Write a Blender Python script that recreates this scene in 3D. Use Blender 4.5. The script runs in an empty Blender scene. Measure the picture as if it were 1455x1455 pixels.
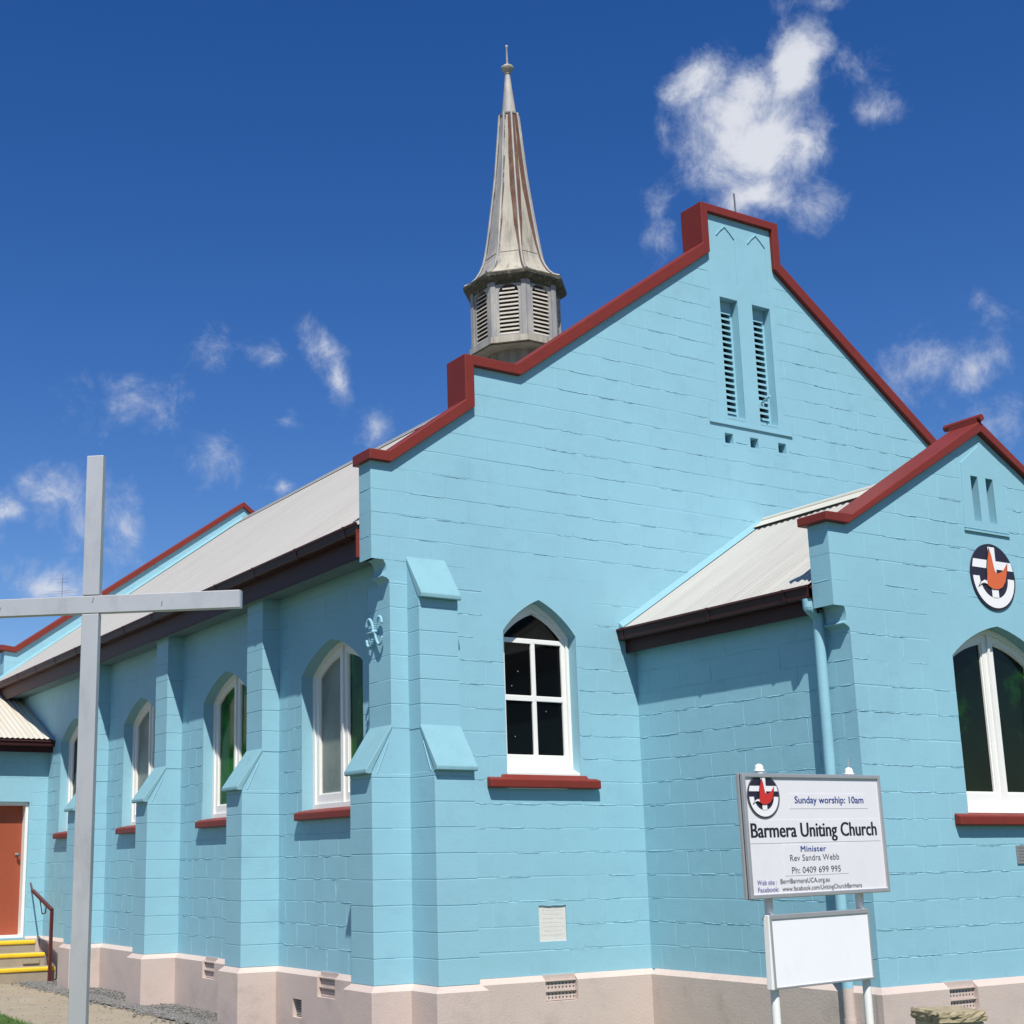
import bpy, bmesh, math, random
from math import radians, sin, cos, pi, sqrt, atan2
from mathutils import Matrix, Vector
from mathutils.geometry import tessellate_polygon
random.seed(11)
scene = bpy.context.scene
COL = scene.collection

# ------------------------------------------------------------------ camera
CAM_LOC = Vector((-5.85, -9.7, 1.55))
def cam_basis(a, b, c):
    fwd = Vector((sin(a)*cos(b), cos(a)*cos(b), sin(b)))
    r = Vector((cos(a), -sin(a), 0)); u = r.cross(fwd)
    return r*cos(c)+u*sin(c), -r*sin(c)+u*cos(c), fwd
CR, CU, CF = cam_basis(0.53258939, 0.21507476, -0.01507663)
FOC, PPX, PPY, IMG = 1959.83, 562.88, 797.26, 1455.0     # pixels of the photograph
cd = bpy.data.cameras.new('camera'); cam = bpy.data.objects.new('camera', cd); COL.objects.link(cam)
M = Matrix((( CR.x, CU.x, -CF.x, CAM_LOC.x), (CR.y, CU.y, -CF.y, CAM_LOC.y), (CR.z, CU.z, -CF.z, CAM_LOC.z), (0, 0, 0, 1)))
cam.matrix_world = M
cd.sensor_width = 36; cd.lens = FOC/IMG*36
cd.shift_x = (IMG/2-PPX)/IMG; cd.shift_y = (PPY-IMG/2)/IMG
cd.clip_start = 0.05; cd.clip_end = 3000
scene.camera = cam
def view_dir(x, y):
    return (CR*((x-PPX)/FOC) - CU*((y-PPY)/FOC) + CF).normalized()
def project(p):
    q = Vector(p)-CAM_LOC; z = q.dot(CF)
    return PPX+FOC*q.dot(CR)/z, PPY-FOC*q.dot(CU)/z

# ------------------------------------------------------------------ world, sun, exposure
SUN_TRAVEL = Vector((0.335, 0.62, -1.0)).normalized()
to_sun = -SUN_TRAVEL
SUN_EL = math.asin(to_sun.z); SUN_AZ = atan2(to_sun.x, to_sun.y)
world = bpy.data.worlds.new('World'); scene.world = world; world.use_nodes = True
wt = world.node_tree; wt.nodes.clear()
def wn(t, **k):
    n = wt.nodes.new(t)
    for a, v in k.items(): setattr(n, a, v)
    return n
def wl(a, b): wt.links.new(a, b)
sky = wn('ShaderNodeTexSky', sky_type='NISHITA'); sky.sun_disc = False
sky.sun_elevation = SUN_EL; sky.sun_rotation = SUN_AZ % (2*pi)
sky.air_density = 1.0; sky.dust_density = 0.2; sky.ozone_density = 2.5; sky.altitude = 200
hsv = wn('ShaderNodeHueSaturation'); hsv.inputs['Hue'].default_value = .515; hsv.inputs['Saturation'].default_value = 1.36; hsv.inputs['Value'].default_value = 1.50
wl(sky.outputs[0], hsv.inputs['Color'])
bg = wn('ShaderNodeBackground'); bg.inputs[1].default_value = SKY_STRENGTH = 0.060
wl(hsv.outputs[0], bg.inputs[0])
tc = wn('ShaderNodeTexCoord')
def wmath(op, a, b=None, c=None):
    n = wn('ShaderNodeMath', operation=op)
    for i, v in enumerate((a, b, c)):
        if v is None: continue
        if isinstance(v, (int, float)): n.inputs[i].default_value = v
        else: wl(v, n.inputs[i])
    return n.outputs[0]
def wnoise(scale, detail, rough, off=0.0, dist=0.0):
    m = wn('ShaderNodeMapping'); m.inputs['Location'].default_value = (off, off*.7, off*1.3)
    wl(tc.outputs['Generated'], m.inputs[0])
    n = wn('ShaderNodeTexNoise'); n.inputs['Scale'].default_value = scale; n.inputs['Detail'].default_value = detail
    n.inputs['Roughness'].default_value = rough; n.inputs['Distortion'].default_value = dist
    wl(m.outputs[0], n.inputs['Vector']); return n.outputs['Fac']
nz_big = wnoise(9, 8, 0.62, 3.1, .3); nz_small = wnoise(30, 10, 0.70, 7.7, .35)
# warp the direction so that cloud outlines are ragged
wc = wn('ShaderNodeTexNoise'); wc.inputs['Scale'].default_value = 11; wc.inputs['Detail'].default_value = 7; wc.inputs['Roughness'].default_value = .62
wl(tc.outputs['Generated'], wc.inputs['Vector'])
sub = wn('ShaderNodeVectorMath', operation='SUBTRACT'); sub.inputs[1].default_value = (.5, .5, .5); wl(wc.outputs['Color'], sub.inputs[0])
scl = wn('ShaderNodeVectorMath', operation='SCALE'); scl.inputs['Scale'].default_value = 0.048; wl(sub.outputs[0], scl.inputs[0])
addv = wn('ShaderNodeVectorMath', operation='ADD'); wl(tc.outputs['Generated'], addv.inputs[0]); wl(scl.outputs[0], addv.inputs[1])
D = addv.outputs[0]
# clouds: x, y, radius along, radius across, tilt, weight (a direction in the sky each)
CLOUDS = [(1068,200,104,80,0,1.2),(1045,160,84,54,0,1.15),(1122,108,44,66,-10,1.15),(990,125,50,52,10,1.0),(1072,280,66,46,0,1.0),(1150,215,34,50,0,.9),(1062,130,60,44,0,1.0),(945,190,22,40,0,.4),
 (1248,163,34,24,-8,.55),(1160,302,38,28,0,.50),(935,310,22,48,0,.40),(1165,6,30,10,0,.30),
 (458,505,24,52,28,.62),(484,556,20,40,22,.60),(388,505,34,22,0,.34),(412,600,24,17,0,.44),(312,655,38,34,0,.34),(402,690,28,15,0,.60),
 (78,698,46,44,0,.66),(170,742,36,66,18,.60),(85,835,66,36,0,.74),(6,728,28,24,0,.62),(548,612,24,24,0,.5),(120,740,30,30,0,.3),
 (1300,528,52,42,0,.52),(1385,530,42,44,0,.54),(1410,440,26,26,0,.34),(310,490,26,16,0,.20),(1215,100,26,16,0,.22),(1400,600,46,34,0,.42),(180,580,40,20,0,.16),
 (-180,420,120,60,0,.7),(-120,760,90,60,0,.7),(1650,300,110,60,0,.8),(1750,640,120,60,0,.7),(600,-200,130,70,20,.6),(1500,-150,140,80,0,.7)]
S = None
for (x, y, ra, rb, tl, w) in CLOUDS:
    c = view_dir(x, y); r = (CR - c*CR.dot(c)).normalized(); u = (CU - c*CU.dot(c)).normalized()
    t = radians(tl); ax = r*cos(t)+u*sin(t); bx = -r*sin(t)+u*cos(t)
    ka, kb = FOC/(ra*c.dot(CF)), FOC/(rb*c.dot(CF))
    d1 = wn('ShaderNodeVectorMath', operation='DOT_PRODUCT'); wl(D, d1.inputs[0]); d1.inputs[1].default_value = ax*ka
    d2 = wn('ShaderNodeVectorMath', operation='DOT_PRODUCT'); wl(D, d2.inputs[0]); d2.inputs[1].default_value = bx*kb
    q = wmath('SQRT', wmath('ADD', wmath('MULTIPLY', d1.outputs['Value'], d1.outputs['Value']), wmath('MULTIPLY', d2.outputs['Value'], d2.outputs['Value'])))
    v = wmath('MULTIPLY', wmath('SUBTRACT', 1.18, q), w)
    S = v if S is None else wmath('SMOOTH_MAX', S, v, .22)
S = wmath('MINIMUM', wmath('MAXIMUM', S, -0.6), 1.32)
nn = wmath('ADD', wmath('MULTIPLY', wmath('SUBTRACT', nz_big, .5), 1.4), wmath('MULTIPLY', wmath('SUBTRACT', nz_small, .5), 1.75))
dens = wmath('ADD', S, nn)
mr = wn('ShaderNodeMapRange', interpolation_type='SMOOTHSTEP'); mr.inputs['From Min'].default_value = -0.08; mr.inputs['From Max'].default_value = 1.08
mr.inputs['To Max'].default_value = .97
wl(dens, mr.inputs['Value'])
bgc = wn('ShaderNodeBackground'); bgc.inputs[1].default_value = 0.69
ccr = wn('ShaderNodeValToRGB'); ccr.color_ramp.elements[0].color = (.60, .68, .86, 1); ccr.color_ramp.elements[1].color = (.86, .89, .97, 1)
ccr.color_ramp.elements[0].position = .2; ccr.color_ramp.elements[1].position = .9
wl(mr.outputs[0], ccr.inputs[0]); wl(ccr.outputs[0], bgc.inputs[0])
mix = wn('ShaderNodeMixShader'); wl(mr.outputs[0], mix.inputs[0]); wl(bg.outputs[0], mix.inputs[1]); wl(bgc.outputs[0], mix.inputs[2])
out = wn('ShaderNodeOutputWorld'); wl(mix.outputs[0], out.inputs[0])

sl = bpy.data.lights.new('sun', 'SUN'); sl.energy = 5.0; sl.angle = radians(0.53); sl.color = (1.0, .965, .90)
so = bpy.data.objects.new('sun', sl); COL.objects.link(so)
so.rotation_euler = SUN_TRAVEL.to_track_quat('-Z', 'Y').to_euler(); so.location = (-20, -30, 40)
vs = scene.view_settings; vs.view_transform = 'Standard'; vs.look = 'None'; vs.exposure = 0.30; vs.gamma = 1.0; vs.use_curve_mapping = False
scene.render.engine = 'CYCLES'
scene.render.resolution_x = scene.render.resolution_y = 1024

# ------------------------------------------------------------------ materials
MATS = {}
def material(name, col, rough=.6, metal=0., spec=.5, var=.06, vscale=1.6, bump=.15, bscale=40., bump2=0., b2scale=6., tint=None, tscale=.7, tmin=.45, tmax=.75, streak=None, stretch=(1,1,1), coat=0.):
    m = bpy.data.materials.new(name); m.use_nodes = True; nt = m.node_tree; N = nt.nodes; L = nt.links
    b = N['Principled BSDF']; b.inputs['Roughness'].default_value = rough; b.inputs['Metallic'].default_value = metal
    b.inputs['Specular IOR Level'].default_value = spec; b.inputs['Coat Weight'].default_value = coat
    t = N.new('ShaderNodeTexCoord'); mp = N.new('ShaderNodeMapping'); mp.inputs['Scale'].default_value = stretch
    L.new(t.outputs['Object'], mp.inputs[0])
    def noise(scale, det=5, r=.6):
        n = N.new('ShaderNodeTexNoise'); n.inputs['Scale'].default_value = scale; n.inputs['Detail'].default_value = det; n.inputs['Roughness'].default_value = r
        L.new(mp.outputs[0], n.inputs['Vector']); return n.outputs['Fac']
    cr = N.new('ShaderNodeValToRGB'); cr.color_ramp.elements[0].position = .25; cr.color_ramp.elements[1].position = .75
    cr.color_ramp.elements[0].color = tuple(c*(1-var) for c in col)+(1,); cr.color_ramp.elements[1].color = tuple(min(1, c*(1+var)) for c in col)+(1,)
    L.new(noise(vscale), cr.inputs[0]); colout = cr.outputs[0]
    if tint:
        r2 = N.new('ShaderNodeMapRange'); r2.interpolation_type = 'SMOOTHSTEP'; r2.inputs['From Min'].default_value = tmin; r2.inputs['From Max'].default_value = tmax
        L.new(noise(tscale, 8, .68), r2.inputs['Value'])
        mx = N.new('ShaderNodeMix'); mx.data_type = 'RGBA'; L.new(r2.outputs[0], mx.inputs['Factor']); L.new(colout, mx.inputs['A']); mx.inputs['B'].default_value = tuple(tint)+(1,)
        colout = mx.outputs['Result']
    L.new(colout, b.inputs['Base Color'])
    h = None
    if bump or bump2:
        bp = N.new('ShaderNodeBump'); bp.inputs['Distance'].default_value = .01; bp.inputs['Strength'].default_value = bump
        L.new(noise(bscale, 4, .6), bp.inputs['Height']); h = bp.outputs[0]
        if bump2:
            bp2 = N.new('ShaderNodeBump'); bp2.inputs['Distance'].default_value = .05; bp2.inputs['Strength'].default_value = bump2
            L.new(noise(b2scale, 3, .5), bp2.inputs['Height']); L.new(h, bp2.inputs['Normal']); h = bp2.outputs[0]
        L.new(h, b.inputs['Normal'])
    MATS[name] = m; return m
material('aqua_paint', (.243,.462,.545), rough=.6, var=.05, vscale=1.1, bump=.13, bscale=70, bump2=.05, b2scale=6, tint=(.225,.42,.505), tscale=2.6, tmin=.5, tmax=.75, spec=.35)
material('pink_paint', (.51,.415,.368), rough=.65, var=.04, vscale=1.5, bump=.25, bscale=60, bump2=.06, tint=(.40,.33,.29), tscale=2.6, tmin=.48, tmax=.8)
material('red_paint', (.175,.026,.018), rough=.5, spec=.25, var=.08, vscale=3, bump=.10, bscale=60, tint=(.13,.024,.018), tscale=4, tmin=.5, tmax=.8)
material('dark_red_metal', (.042,.011,.010), rough=.5, spec=.3, var=.12, vscale=4, bump=.05, bscale=30)
material('roof_metal', (.395,.38,.345), rough=.6, metal=.1, var=.09, vscale=2.2, bump=.05, bscale=40, tint=(.33,.315,.28), tscale=1.6, tmin=.45, tmax=.8, stretch=(.25,3.5,.25))
material('wing_roof_metal', (.52,.49,.42), rough=.65, metal=.1, var=.10, vscale=2.2, bump=.05, bscale=40, tint=(.52,.38,.20), tscale=.9, tmin=.52, tmax=.75, stretch=(3.5,.25,.25))
material('white_paint', (.76,.75,.71), rough=.45, var=.03, bump=.05, bscale=40)
material('board_white', (.82,.82,.83), rough=.35, var=.02, bump=.0, tint=(.74,.74,.76), tscale=5, tmin=.55, tmax=.8)
material('board_print_white', (.72,.70,.715), rough=.4, var=.015, bump=.0, tint=(.66,.645,.65), tscale=4, tmin=.5, tmax=.8)
material('aluminium', (.50,.49,.50), rough=.38, metal=.6, var=.06, vscale=8, bump=.04, bscale=60)
material('galvanised', (.50,.495,.49), rough=.42, metal=.45, var=.06, vscale=3, bump=.05, bscale=50, tint=(.41,.405,.41), tscale=5, tmin=.45, tmax=.7, stretch=(1,1,.4))
material('dark_glass', (.003,.0035,.004), rough=.05, spec=.18, var=.2, bump=.0)
material('green_glass', (.035,.20,.018), rough=.10, spec=.12, var=.4, vscale=3.5, bump=.04, bscale=14, tint=(.012,.06,.012), tscale=1.4, tmin=.35, tmax=.6)  # mottled green base colour paints in light coming through the panes
material('deep_green_glass', (.0015,.006,.0018), rough=.06, spec=.2, var=.5, vscale=3.5, bump=.04, bscale=14, tint=(.006,.05,.002), tscale=2.2, tmin=.55, tmax=.72)
material('sky_reflection_glass', (.20,.225,.185), rough=.35, spec=.6, var=.10, vscale=2.5, bump=.05, bscale=10, tint=(.12,.14,.13), tscale=1.8, tmin=.4, tmax=.7)  # grey base colour paints in the hazy sky mirrored by these panes
material('dark_void', (.010,.009,.010), rough=.9, var=.1, bump=0)
material('door_paint', (.29,.062,.026), rough=.5, var=.05, vscale=2, bump=.05, bscale=40)
material('yellow_paint', (.72,.47,.02), rough=.5, var=.10, vscale=5, bump=.1, bscale=40, tint=(.55,.38,.08), tscale=8, tmin=.55, tmax=.8)
material('rail_paint', (.085,.018,.018), rough=.4, var=.1, bump=.03)
material('concrete', (.30,.25,.18), rough=.9, var=.12, vscale=5, bump=.4, bscale=50)
material('sandstone', (.32,.265,.165), rough=.9, var=.22, vscale=14, bump=.6, bscale=45, bump2=.4, b2scale=14, tint=(.18,.15,.09), tscale=10, tmin=.45, tmax=.7)
material('pillar_stone', (.38,.33,.21), rough=.9, var=.12, vscale=9, bump=.4, bscale=40)
material('foundation_stone', (.62,.60,.56), rough=.7, var=.06, vscale=9, bump=.25, bscale=30, stretch=(1,1,4))
material('plaque_metal', (.33,.32,.32), rough=.4, metal=.5, var=.05, bump=.1, bscale=60)
material('dirt', (.29,.24,.175), rough=.95, var=.14, vscale=3, bump=.5, bscale=30, tint=(.30,.235,.155), tscale=1.3, tmin=.45, tmax=.7)
material('gravel_bed', (.10,.095,.085), rough=.95, var=.3, vscale=20, bump=.7, bscale=60)
material('gravel_stone', (.14,.134,.125), rough=.85, var=.75, vscale=38, bump=.3, bscale=60)
material('soil', (.12,.10,.06), rough=.95, var=.2, vscale=3, bump=.4, bscale=30)
material('grass_ground', (.045,.08,.02), rough=.95, var=.25, vscale=4, bump=.5, bscale=40)
material('grass_blade', (.085,.17,.03), rough=.7, var=.3, vscale=8, bump=0)
material('spire_cream', (.37,.34,.275), rough=.7, var=.16, vscale=4, bump=.15, bscale=30, tint=(.13,.11,.09), tscale=5.0, tmin=.46, tmax=.74, stretch=(1.8,1.8,.2))
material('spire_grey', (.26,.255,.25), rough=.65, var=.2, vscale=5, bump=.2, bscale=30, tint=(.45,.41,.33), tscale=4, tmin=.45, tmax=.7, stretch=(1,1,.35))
material('spire_timber', (.20,.185,.155), rough=.85, var=.25, vscale=7, bump=.3, bscale=30, stretch=(1,1,.3))
material('spire_rust', (.10,.045,.028), rough=.9, var=.35, vscale=10, bump=.4, bscale=40, tint=(.20,.12,.08), tscale=9, tmin=.5, tmax=.75, stretch=(1,1,.35))
material('flaking_lead', (.33,.32,.32), rough=.7, var=.2, vscale=20, bump=.4, bscale=50, tint=(.06,.045,.04), tscale=16, tmin=.42, tmax=.56, stretch=(1,1,.3))
material('eave_lichen', (.05,.047,.032), rough=.95, var=.4, vscale=14, bump=.6, bscale=40, tint=(.16,.15,.12), tscale=12, tmin=.5, tmax=.7)
material('emblem_black', (.018,.015,.03), rough=.5, var=.05, bump=0)
material('emblem_white', (.78,.77,.77), rough=.5, var=.03, bump=0)
material('emblem_orange', (.62,.12,.035), rough=.5, var=.05, bump=0)
material('emblem_red', (.55,.025,.020), rough=.5, var=.05, bump=0)
material('ink_black', (.012,.012,.02), rough=.5, var=.0, bump=0)
material('ink_grey', (.09,.085,.10), rough=.5, var=.0, bump=0)
material('ink_blue', (.02,.05,.25), rough=.5, var=.0, bump=0)
material('ink_violet', (.10,.10,.32), rough=.5, var=.0, bump=0)
material('mast_metal', (.16,.16,.17), rough=.5, metal=.5, var=.05, bump=0)
material('eave_board', (.12,.19,.20), rough=.8, var=.15, vscale=3, bump=.1)  # aqua darkened: shade under the eaves is put into the colour
material('foundation_lettering', (.50,.48,.45), rough=.8, var=.05, bump=0)
material('aqua_dimmed_ledge', (.190,.365,.415), rough=.7, var=.06, vscale=4, bump=.12, bscale=60, tint=(.175,.325,.37), tscale=5, tmin=.5, tmax=.75, spec=.3)  # wall aqua darkened in the colour to dim ledges that catch the sun
material('slat_timber', (.50,.47,.40), rough=.7, var=.12, vscale=9, bump=.1)

# ------------------------------------------------------------------ helpers
WM = {}
def link(o, parent=None, world=None):
    world = world or Matrix.Identity(4)
    COL.objects.link(o)
    if parent is not None:
        o.parent = parent; o.matrix_parent_inverse = WM[parent.name].inverted()
    o.matrix_basis = world; WM[o.name] = world.copy()
    return o
def tag(o, label=None, cat=None, group=None, kind=None):
    if label: o['label'] = label
    if cat: o['category'] = cat
    if group: o['group'] = group
    if kind: o['kind'] = kind
    return o
def thing(name, label, cat, loc, group=None):
    o = bpy.data.objects.new(name, None); o.empty_display_size = .3
    link(o, None, Matrix.Translation(Vector(loc))); return tag(o, label, cat, group)
class MB:
    def __init__(s): s.v = []; s.f = []; s.m = []; s.cur = 0
    def add(s, vs, fs):
        n = len(s.v); s.v += [tuple(p) for p in vs]; s.f += [tuple(i+n for i in f) for f in fs]; s.m += [s.cur]*len(fs); return s
    def box(s, x0, x1, y0, y1, z0, z1):
        return s.add([(x0,y0,z0),(x1,y0,z0),(x1,y1,z0),(x0,y1,z0),(x0,y0,z1),(x1,y0,z1),(x1,y1,z1),(x0,y1,z1)],
            [(0,3,2,1),(4,5,6,7),(0,1,5,4),(1,2,6,5),(2,3,7,6),(3,0,4,7)])
    def hexa(s, lo, hi):   # two quads of 4 points
        return s.add(list(lo)+list(hi), [(3,2,1,0),(4,5,6,7),(0,1,5,4),(1,2,6,5),(2,3,7,6),(3,0,4,7)])
    def prism(s, prof, f0, f1):   # closed profile, f0/f1 map (a,b)->3D
        n = len(prof); A = [f0(*p) for p in prof]; B = [f1(*p) for p in prof]
        tr = tessellate_polygon([[Vector((p[0], p[1], 0)) for p in prof]])
        fs = [tuple(t) for t in tr] + [tuple(i+n for i in t[::-1]) for t in tr]
        fs += [(i, (i+1) % n, (i+1) % n+n, i+n) for i in range(n)]
        return s.add(A+B, fs)
    def tube(s, p0, p1, r0, r1=None, n=12, cap=True):
        r1 = r0 if r1 is None else r1; p0 = Vector(p0); p1 = Vector(p1); d = (p1-p0).normalized()
        a = d.cross(Vector((0,0,1)) if abs(d.z) < .9 else Vector((1,0,0))).normalized(); b = d.cross(a)
        vs = [p0+(a*cos(2*pi*i/n)+b*sin(2*pi*i/n))*r0 for i in range(n)]+[p1+(a*cos(2*pi*i/n)+b*sin(2*pi*i/n))*r1 for i in range(n)]
        fs = [(i, (i+1) % n, (i+1) % n+n, i+n) for i in range(n)]
        if cap: fs += [tuple(range(n))[::-1], tuple(range(n, 2*n))]
        return s.add(vs, fs)
    def path(s, pts, r, n=10):
        for a, b in zip(pts, pts[1:]): s.tube(a, b, r, n=n)
        for p in pts[1:-1]: s.ball(p, r*1.02, 8, 5)
        return s
    def ball(s, c, r, n=12, k=8, sz=1.):
        c = Vector(c); prof = [(r*sin(pi*i/k), -r*cos(pi*i/k)*sz) for i in range(k+1)]
        return s.lathe(c, prof, n)
    def lathe(s, c, prof, n=16, rot=0.):
        c = Vector(c); vs = [(c.x+p[0]*cos(rot+2*pi*i/n), c.y+p[0]*sin(rot+2*pi*i/n), c.z+p[1]) for p in prof for i in range(n)]
        fs = [(j*n+i, j*n+(i+1) % n, (j+1)*n+(i+1) % n, (j+1)*n+i) for j in range(len(prof)-1) for i in range(n)]
        return s.add(vs, fs)
    def mesh(s, name, mats, smooth=False):
        me = bpy.data.meshes.new(name); me.from_pydata(s.v, [], s.f)
        for m in (mats if isinstance(mats, (list, tuple)) else [mats]): me.materials.append(MATS[m])
        if any(s.m): me.polygons.foreach_set('material_index', s.m)
        bm = bmesh.new(); bm.from_mesh(me); bmesh.ops.recalc_face_normals(bm, faces=bm.faces); bm.to_mesh(me); bm.free()
        if smooth: me.polygons.foreach_set('use_smooth', [True]*len(me.polygons))
        me.update(); return me
    def build(s, name, mats, parent=None, smooth=False, kind=None, world=None):
        o = bpy.data.objects.new(name, s.mesh(name, mats, smooth)); link(o, parent, world)
        if kind: o['kind'] = kind
        return o
def auto_smooth(o, ang=35):
    me = o.data; me.polygons.foreach_set('use_smooth', [True]*len(me.polygons))
    bm = bmesh.new(); bm.from_mesh(me)
    for e in bm.edges:
        e.smooth = not (len(e.link_faces) == 2 and e.calc_face_angle(0) > radians(ang))
    bm.to_mesh(me); bm.free(); return o
def bevel(o, w, seg=2, ang=30):
    m = o.modifiers.new('bevel', 'BEVEL'); m.width = w; m.segments = seg; m.limit_method = 'ANGLE'; m.angle_limit = radians(ang); return o

class Plane:      # (u along, v up, d into the wall)
    def __init__(s, o, U, N): s.o = Vector(o); s.U = Vector(U); s.N = Vector(N)
    def __call__(s, u, v, d=0.): return s.o + s.U*u + Vector((0,0,1))*v + s.N*d
FRONT = Plane((0,0,0), (1,0,0), (0,1,0))
SIDE = Plane((0,0,0), (0,1,0), (1,0,0))
PFRONT = Plane((0,-2.5,0), (1,0,0), (0,1,0))
PSIDE = Plane((2.4,0,0), (0,1,0), (1,0,0))
BACK = Plane((0,12.6,0), (1,0,0), (0,1,0))
WING = Plane((0,10.21,0), (1,0,0), (0,1,0))

def plate_mb(mb, pl, outer, holes, d0, d1):
    loops = [list(outer)]+[list(h) for h in holes]; flat = [p for l in loops for p in l]; n = len(flat)
    tr = tessellate_polygon([[Vector((p[0], p[1], 0)) for p in l] for l in loops])
    fs = [tuple(t) for t in tr]+[tuple(i+n for i in t[::-1]) for t in tr]; k = 0
    for l in loops:
        m = len(l); fs += [(k+i, k+(i+1) % m, k+(i+1) % m+n, k+i+n) for i in range(m)]; k += m
    return mb.add([pl(u, v, d0) for u, v in flat]+[pl(u, v, d1) for u, v in flat], fs)
def plate(name, pl, outer, holes, d0, d1, mat, parent, **k): return plate_mb(MB(), pl, outer, holes, d0, d1).build(name, mat, parent, **k)
def rect(a, b, c, d): return [(a, c), (b, c), (b, d), (a, d)]
def arch(c, hw, v0, v1, v2, n=9, bulge=.066):     # pointed opening, counter clockwise
    L = sqrt(hw*hw+(v2-v1)**2); nx, ny = (v2-v1)/L, hw/L
    P = (c+hw/2+nx*bulge*L*2, (v1+v2)/2+ny*bulge*L*2)
    R_ = [((1-t)**2*(c+hw)+2*t*(1-t)*P[0]+t*t*c, (1-t)**2*v1+2*t*(1-t)*P[1]+t*t*v2) for t in [i/n for i in range(n+1)]]
    Lf = [(2*c-u, v) for u, v in R_[::-1]][1:]
    return [(c-hw, v0), (c+hw, v0)]+R_+Lf[:]
def arch_half(c, hw, v0, v1, v2, side, gap, n=9):    # half of a pointed light, beside a mullion of half width gap
    pts = [p for p in arch(c, hw, v0, v1, v2, n)]
    out = []
    if side > 0:
        R_ = [p for p in pts[1:2+n+1] if p[0] >= c+gap]
        q = [p for p in pts[1:2+n+1] if p[0] < c+gap]
        a = R_[-1]; b = q[0] if q else a; t = (a[0]-(c+gap))/max(1e-6, a[0]-b[0]); z = a[1]+(b[1]-a[1])*t
        return [(c+gap, v0)]+R_+[(c+gap, z)]
    r = arch_half(c, hw, v0, v1, v2, 1, gap, n); return [(2*c-u, v) for u, v in r][::-1]

# ------------------------------------------------------------------ masonry blocks
CAND = []     # (pixel area, verts, faces, parent)
def px_area(pts):
    q = [project(p) for p in pts]; A = 0
    inside = any(0 < x < IMG and 0 < y < IMG for x, y in q)
    for (x0, y0), (x1, y1) in zip(q, q[1:]+q[:1]): A += x0*y1-x1*y0
    return abs(A)/2 if inside else 0
def under(top, ua, ub, v0, v1):
    if top is None: return rect(ua, ub, v0, v1)
    pts = []
    for (x0, z0), (x1, z1) in zip(top, top[1:]):
        if x1 <= x0+1e-9:
            continue
        a, b = max(x0, ua), min(x1, ub)
        if a >= b: continue
        f = lambda x: z0+(z1-z0)*(x-x0)/(x1-x0)
        xs = [a, b]
        for vv in (v0, v1):
            if abs(z1-z0) > 1e-9:
                x = x0+(vv-z0)*(x1-x0)/(z1-z0)
                if a < x < b: xs.append(x)
        for x in sorted(xs): pts.append((x, min(v1, max(v0, f(x)))))
    if not pts or max(p[1] for p in pts) < v0+.012: return None
    while len(pts) > 2 and pts[0][1] <= v0+1e-6 and pts[1][1] <= v0+1e-6: pts.pop(0)
    while len(pts) > 2 and pts[-1][1] <= v0+1e-6 and pts[-2][1] <= v0+1e-6: pts.pop()
    poly = [(pts[0][0], v0), (pts[-1][0], v0)]+pts[::-1]; o = []
    for p in poly:
        if not o or abs(p[0]-o[-1][0])+abs(p[1]-o[-1][1]) > 1e-5: o.append(p)
    if abs(o[0][0]-o[-1][0])+abs(o[0][1]-o[-1][1]) < 1e-5: o.pop()
    return o if len(o) > 2 else None
JD = .0013
rb = random.Random(5)
def cv_(poly): return sum(p[1] for p in poly)/len(poly)
RIDGES = []
def ridge(pl, u, v, l, horizontal=True):      # a run of thick paint standing proud along a joint
    n = max(2, int(l/.03)); A = []
    for i in range(n+1):
        t = i/n; w = .0052*rb.uniform(.3, 1.3)*(1 if 0 < i < n else .1); h = .0024*rb.uniform(.3, 1.3)*(1 if 0 < i < n else .05); o = rb.gauss(0, .0012)
        if horizontal: A += [pl(u+l*t, v+w+o, -.0002), pl(u+l*t, v+o, -.0012-h), pl(u+l*t, v-w+o, -.0002)]
        else: A += [pl(u-w+o, v+l*t, -.0002), pl(u+o, v+l*t, -.0012-h), pl(u+w+o, v+l*t, -.0002)]
    RIDGES.append((A, [f for i in range(n) for f in ((3*i, 3*i+1, 3*i+4, 3*i+3), (3*i+1, 3*i+2, 3*i+5, 3*i+4))]))
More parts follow.
